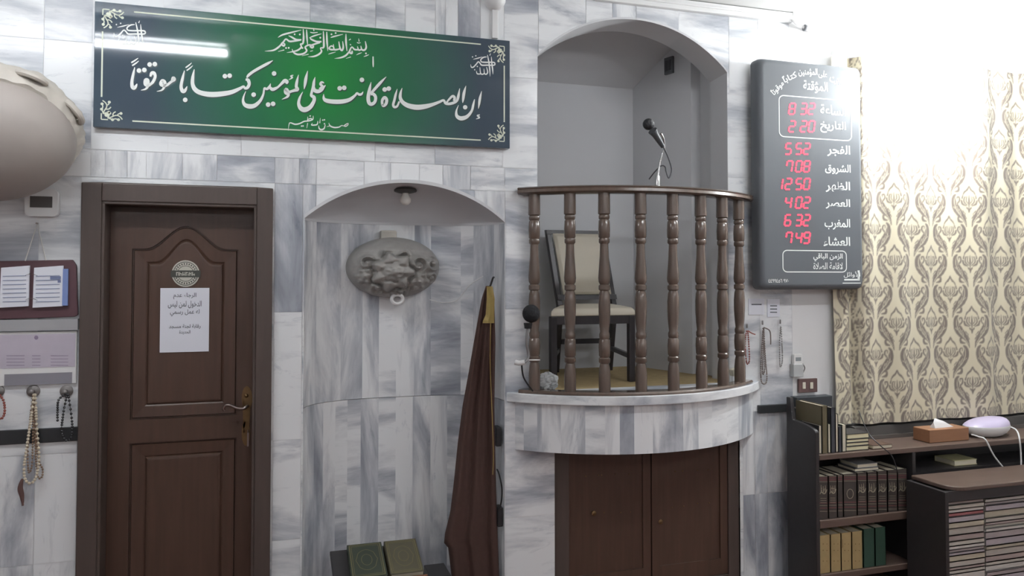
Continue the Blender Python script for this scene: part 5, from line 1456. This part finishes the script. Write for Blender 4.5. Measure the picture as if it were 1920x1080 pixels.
MB().loft([ell(.6, .985), ell(.68, .95, .005), ell(.8, .86, .015), ell(.92, .68, .03), ell(.99, .45, .045), ell(1.0, .2, .05)]).build('lid', mat('lilac_plastic', (188, 178, 204), .35), ap_, smooth=True)
MB().tube([P(1893, 800, TY+.06), P(1905, 806, TY+.02), P(1911, 820, BF-.008), P(1914, 850, BF-.012), P(1915, 886, BF-.012)], .0042, 8).build('power_cord', WHITEPLASTIC, ap_, smooth=True)
MB().tube([P(1822, 815, TY+.04), P(1835, 819, TY-.02), P(1848, 825, BF-.012), P(1864, 855, BF-.012), P(1886, 882, BF-.012)], .0042, 8).build('power_cord', WHITEPLASTIC, ap_, smooth=True)
tag(MB().tube([P(1610, 770, -.16), P(1618, 790, -.2), P(1630, 815, BF+.05), P(1650, 835, BF-.01), P(1672, 855, BF-.015), P(1683, 885, BF-.015)], .0028, 6).build('black_cable', BLACKPLASTIC, smooth=True), 'thin black cable hanging from the curtain over the bookcase', 'cable')

# ------------------------------------------------------------------ front table with stacks of papers
TF, TB = -.58, -.325
tbl = thing('side_table', 'low open shelf unit with brown rounded top holding piled magazines, in front of the bookcase', 'shelf unit', (P(1850, 950, TF).x, -.45, 0))
tz2 = P(1850, 909, TF).z
xs_ = P(1780, 1000, TF+.015).x
TXR = xs_+1.1
out = [(P(1708, 888, TB).x-.0, TB), (TXR, TB), (TXR, TF)]
xa_ = out[0][0]
for k in range(9):
    a_ = k/8*math.pi/2
    out.append((xa_+.09-.09*math.sin(a_), TF+.09-.09*math.cos(a_)))
MB().prism([(x, y, tz2-.02) for x, y in out], (0, 0, .02)).build('tabletop', SHELFWOOD, tbl, bevel=.004)
MB().box(xs_-.022, xs_, TF+.015, TB-.002, 0, tz2-.0215).build('side_panel', BLACKWOOD, tbl, bevel=.002)
MB().box(xs_, TXR-.025, TF+.02, TF+.035, P(1850, 934, TF+.02).z, tz2-.0215).build('apron', BLACKWOOD, tbl)
MB().box(xs_, TXR-.025, TB-.014, TB-.002, 0, tz2-.0215).build('back_panel', BLACKWOOD, tbl)
MB().box(TXR-.025, TXR-.003, TF+.015, TB-.002, 0, tz2-.0215).build('side_panel', BLACKWOOD, tbl)
shz = .05
MB().box(xs_, TXR-.025, TF+.03, TB-.014, shz-.02, shz-.001).build('shelf', BLACKWOOD, tbl)
pal = [(172, 166, 158), (186, 182, 172), (160, 150, 150), (176, 168, 150), (160, 146, 142), (190, 186, 180), (168, 160, 164)]
ztop = P(1850, 936, TF+.02).z-.004
names = ['left pile', 'right pile', 'far pile']
YF2 = TF+.04
cols_ = [(xs_+.001, P(1847, 1000, YF2).x), (P(1848.5, 1000, YF2).x, P(1930, 1000, YF2).x)]
for ci, (x0, x1) in enumerate(cols_):
    z = shz; k = 0
    random.seed(20+ci)
    hs = []
    while z < ztop-.008:
        h = min(random.choice((.014, .018, .022, .028, .034)), ztop-z)
        hs.append(h); z += h
    z = shz
    for k, h in enumerate(hs):
        fr_ = (z-shz)/(ztop-shz)
        top_i = len(hs)-1-k
        cvm = mat('red_magazine', (150, 92, 94), .55) if (ci == 0 and top_i == 3) else mat('magazine_%d' % (k % 7), pal[(k*3+ci) % 7], .5, var=.18, scale=40, stretch=(1, 1, 12))
        lab = 'printed magazine in the %s under the table, number %s from the top' % (names[ci], ['one', 'two', 'three', 'four', 'five', 'six', 'seven', 'eight', 'nine', 'ten', 'eleven', 'twelve', 'thirteen', 'fourteen', 'fifteen', 'sixteen', 'seventeen', 'eighteen', 'nineteen', 'twenty'][min(top_i, 19)])
        if ci == 0 and top_i == 3: lab = 'red magazine fourth from the top in the left pile under the table'
        j = random.uniform(-.004, .004)
        book('magazine', lab, 'magazine', ((x0+x1)/2+j*.2, YF2+.095+j, z+h/2), (0, .092, 0), ((x1-x0)/2-.004, 0, 0), (0, 0, h/2-.0004), cvm, 'magazines piled under the table', pages=mat('magazine_pages', (196, 192, 184), .8, var=.1, scale=80, stretch=(1, 1, 14)))
        z += h
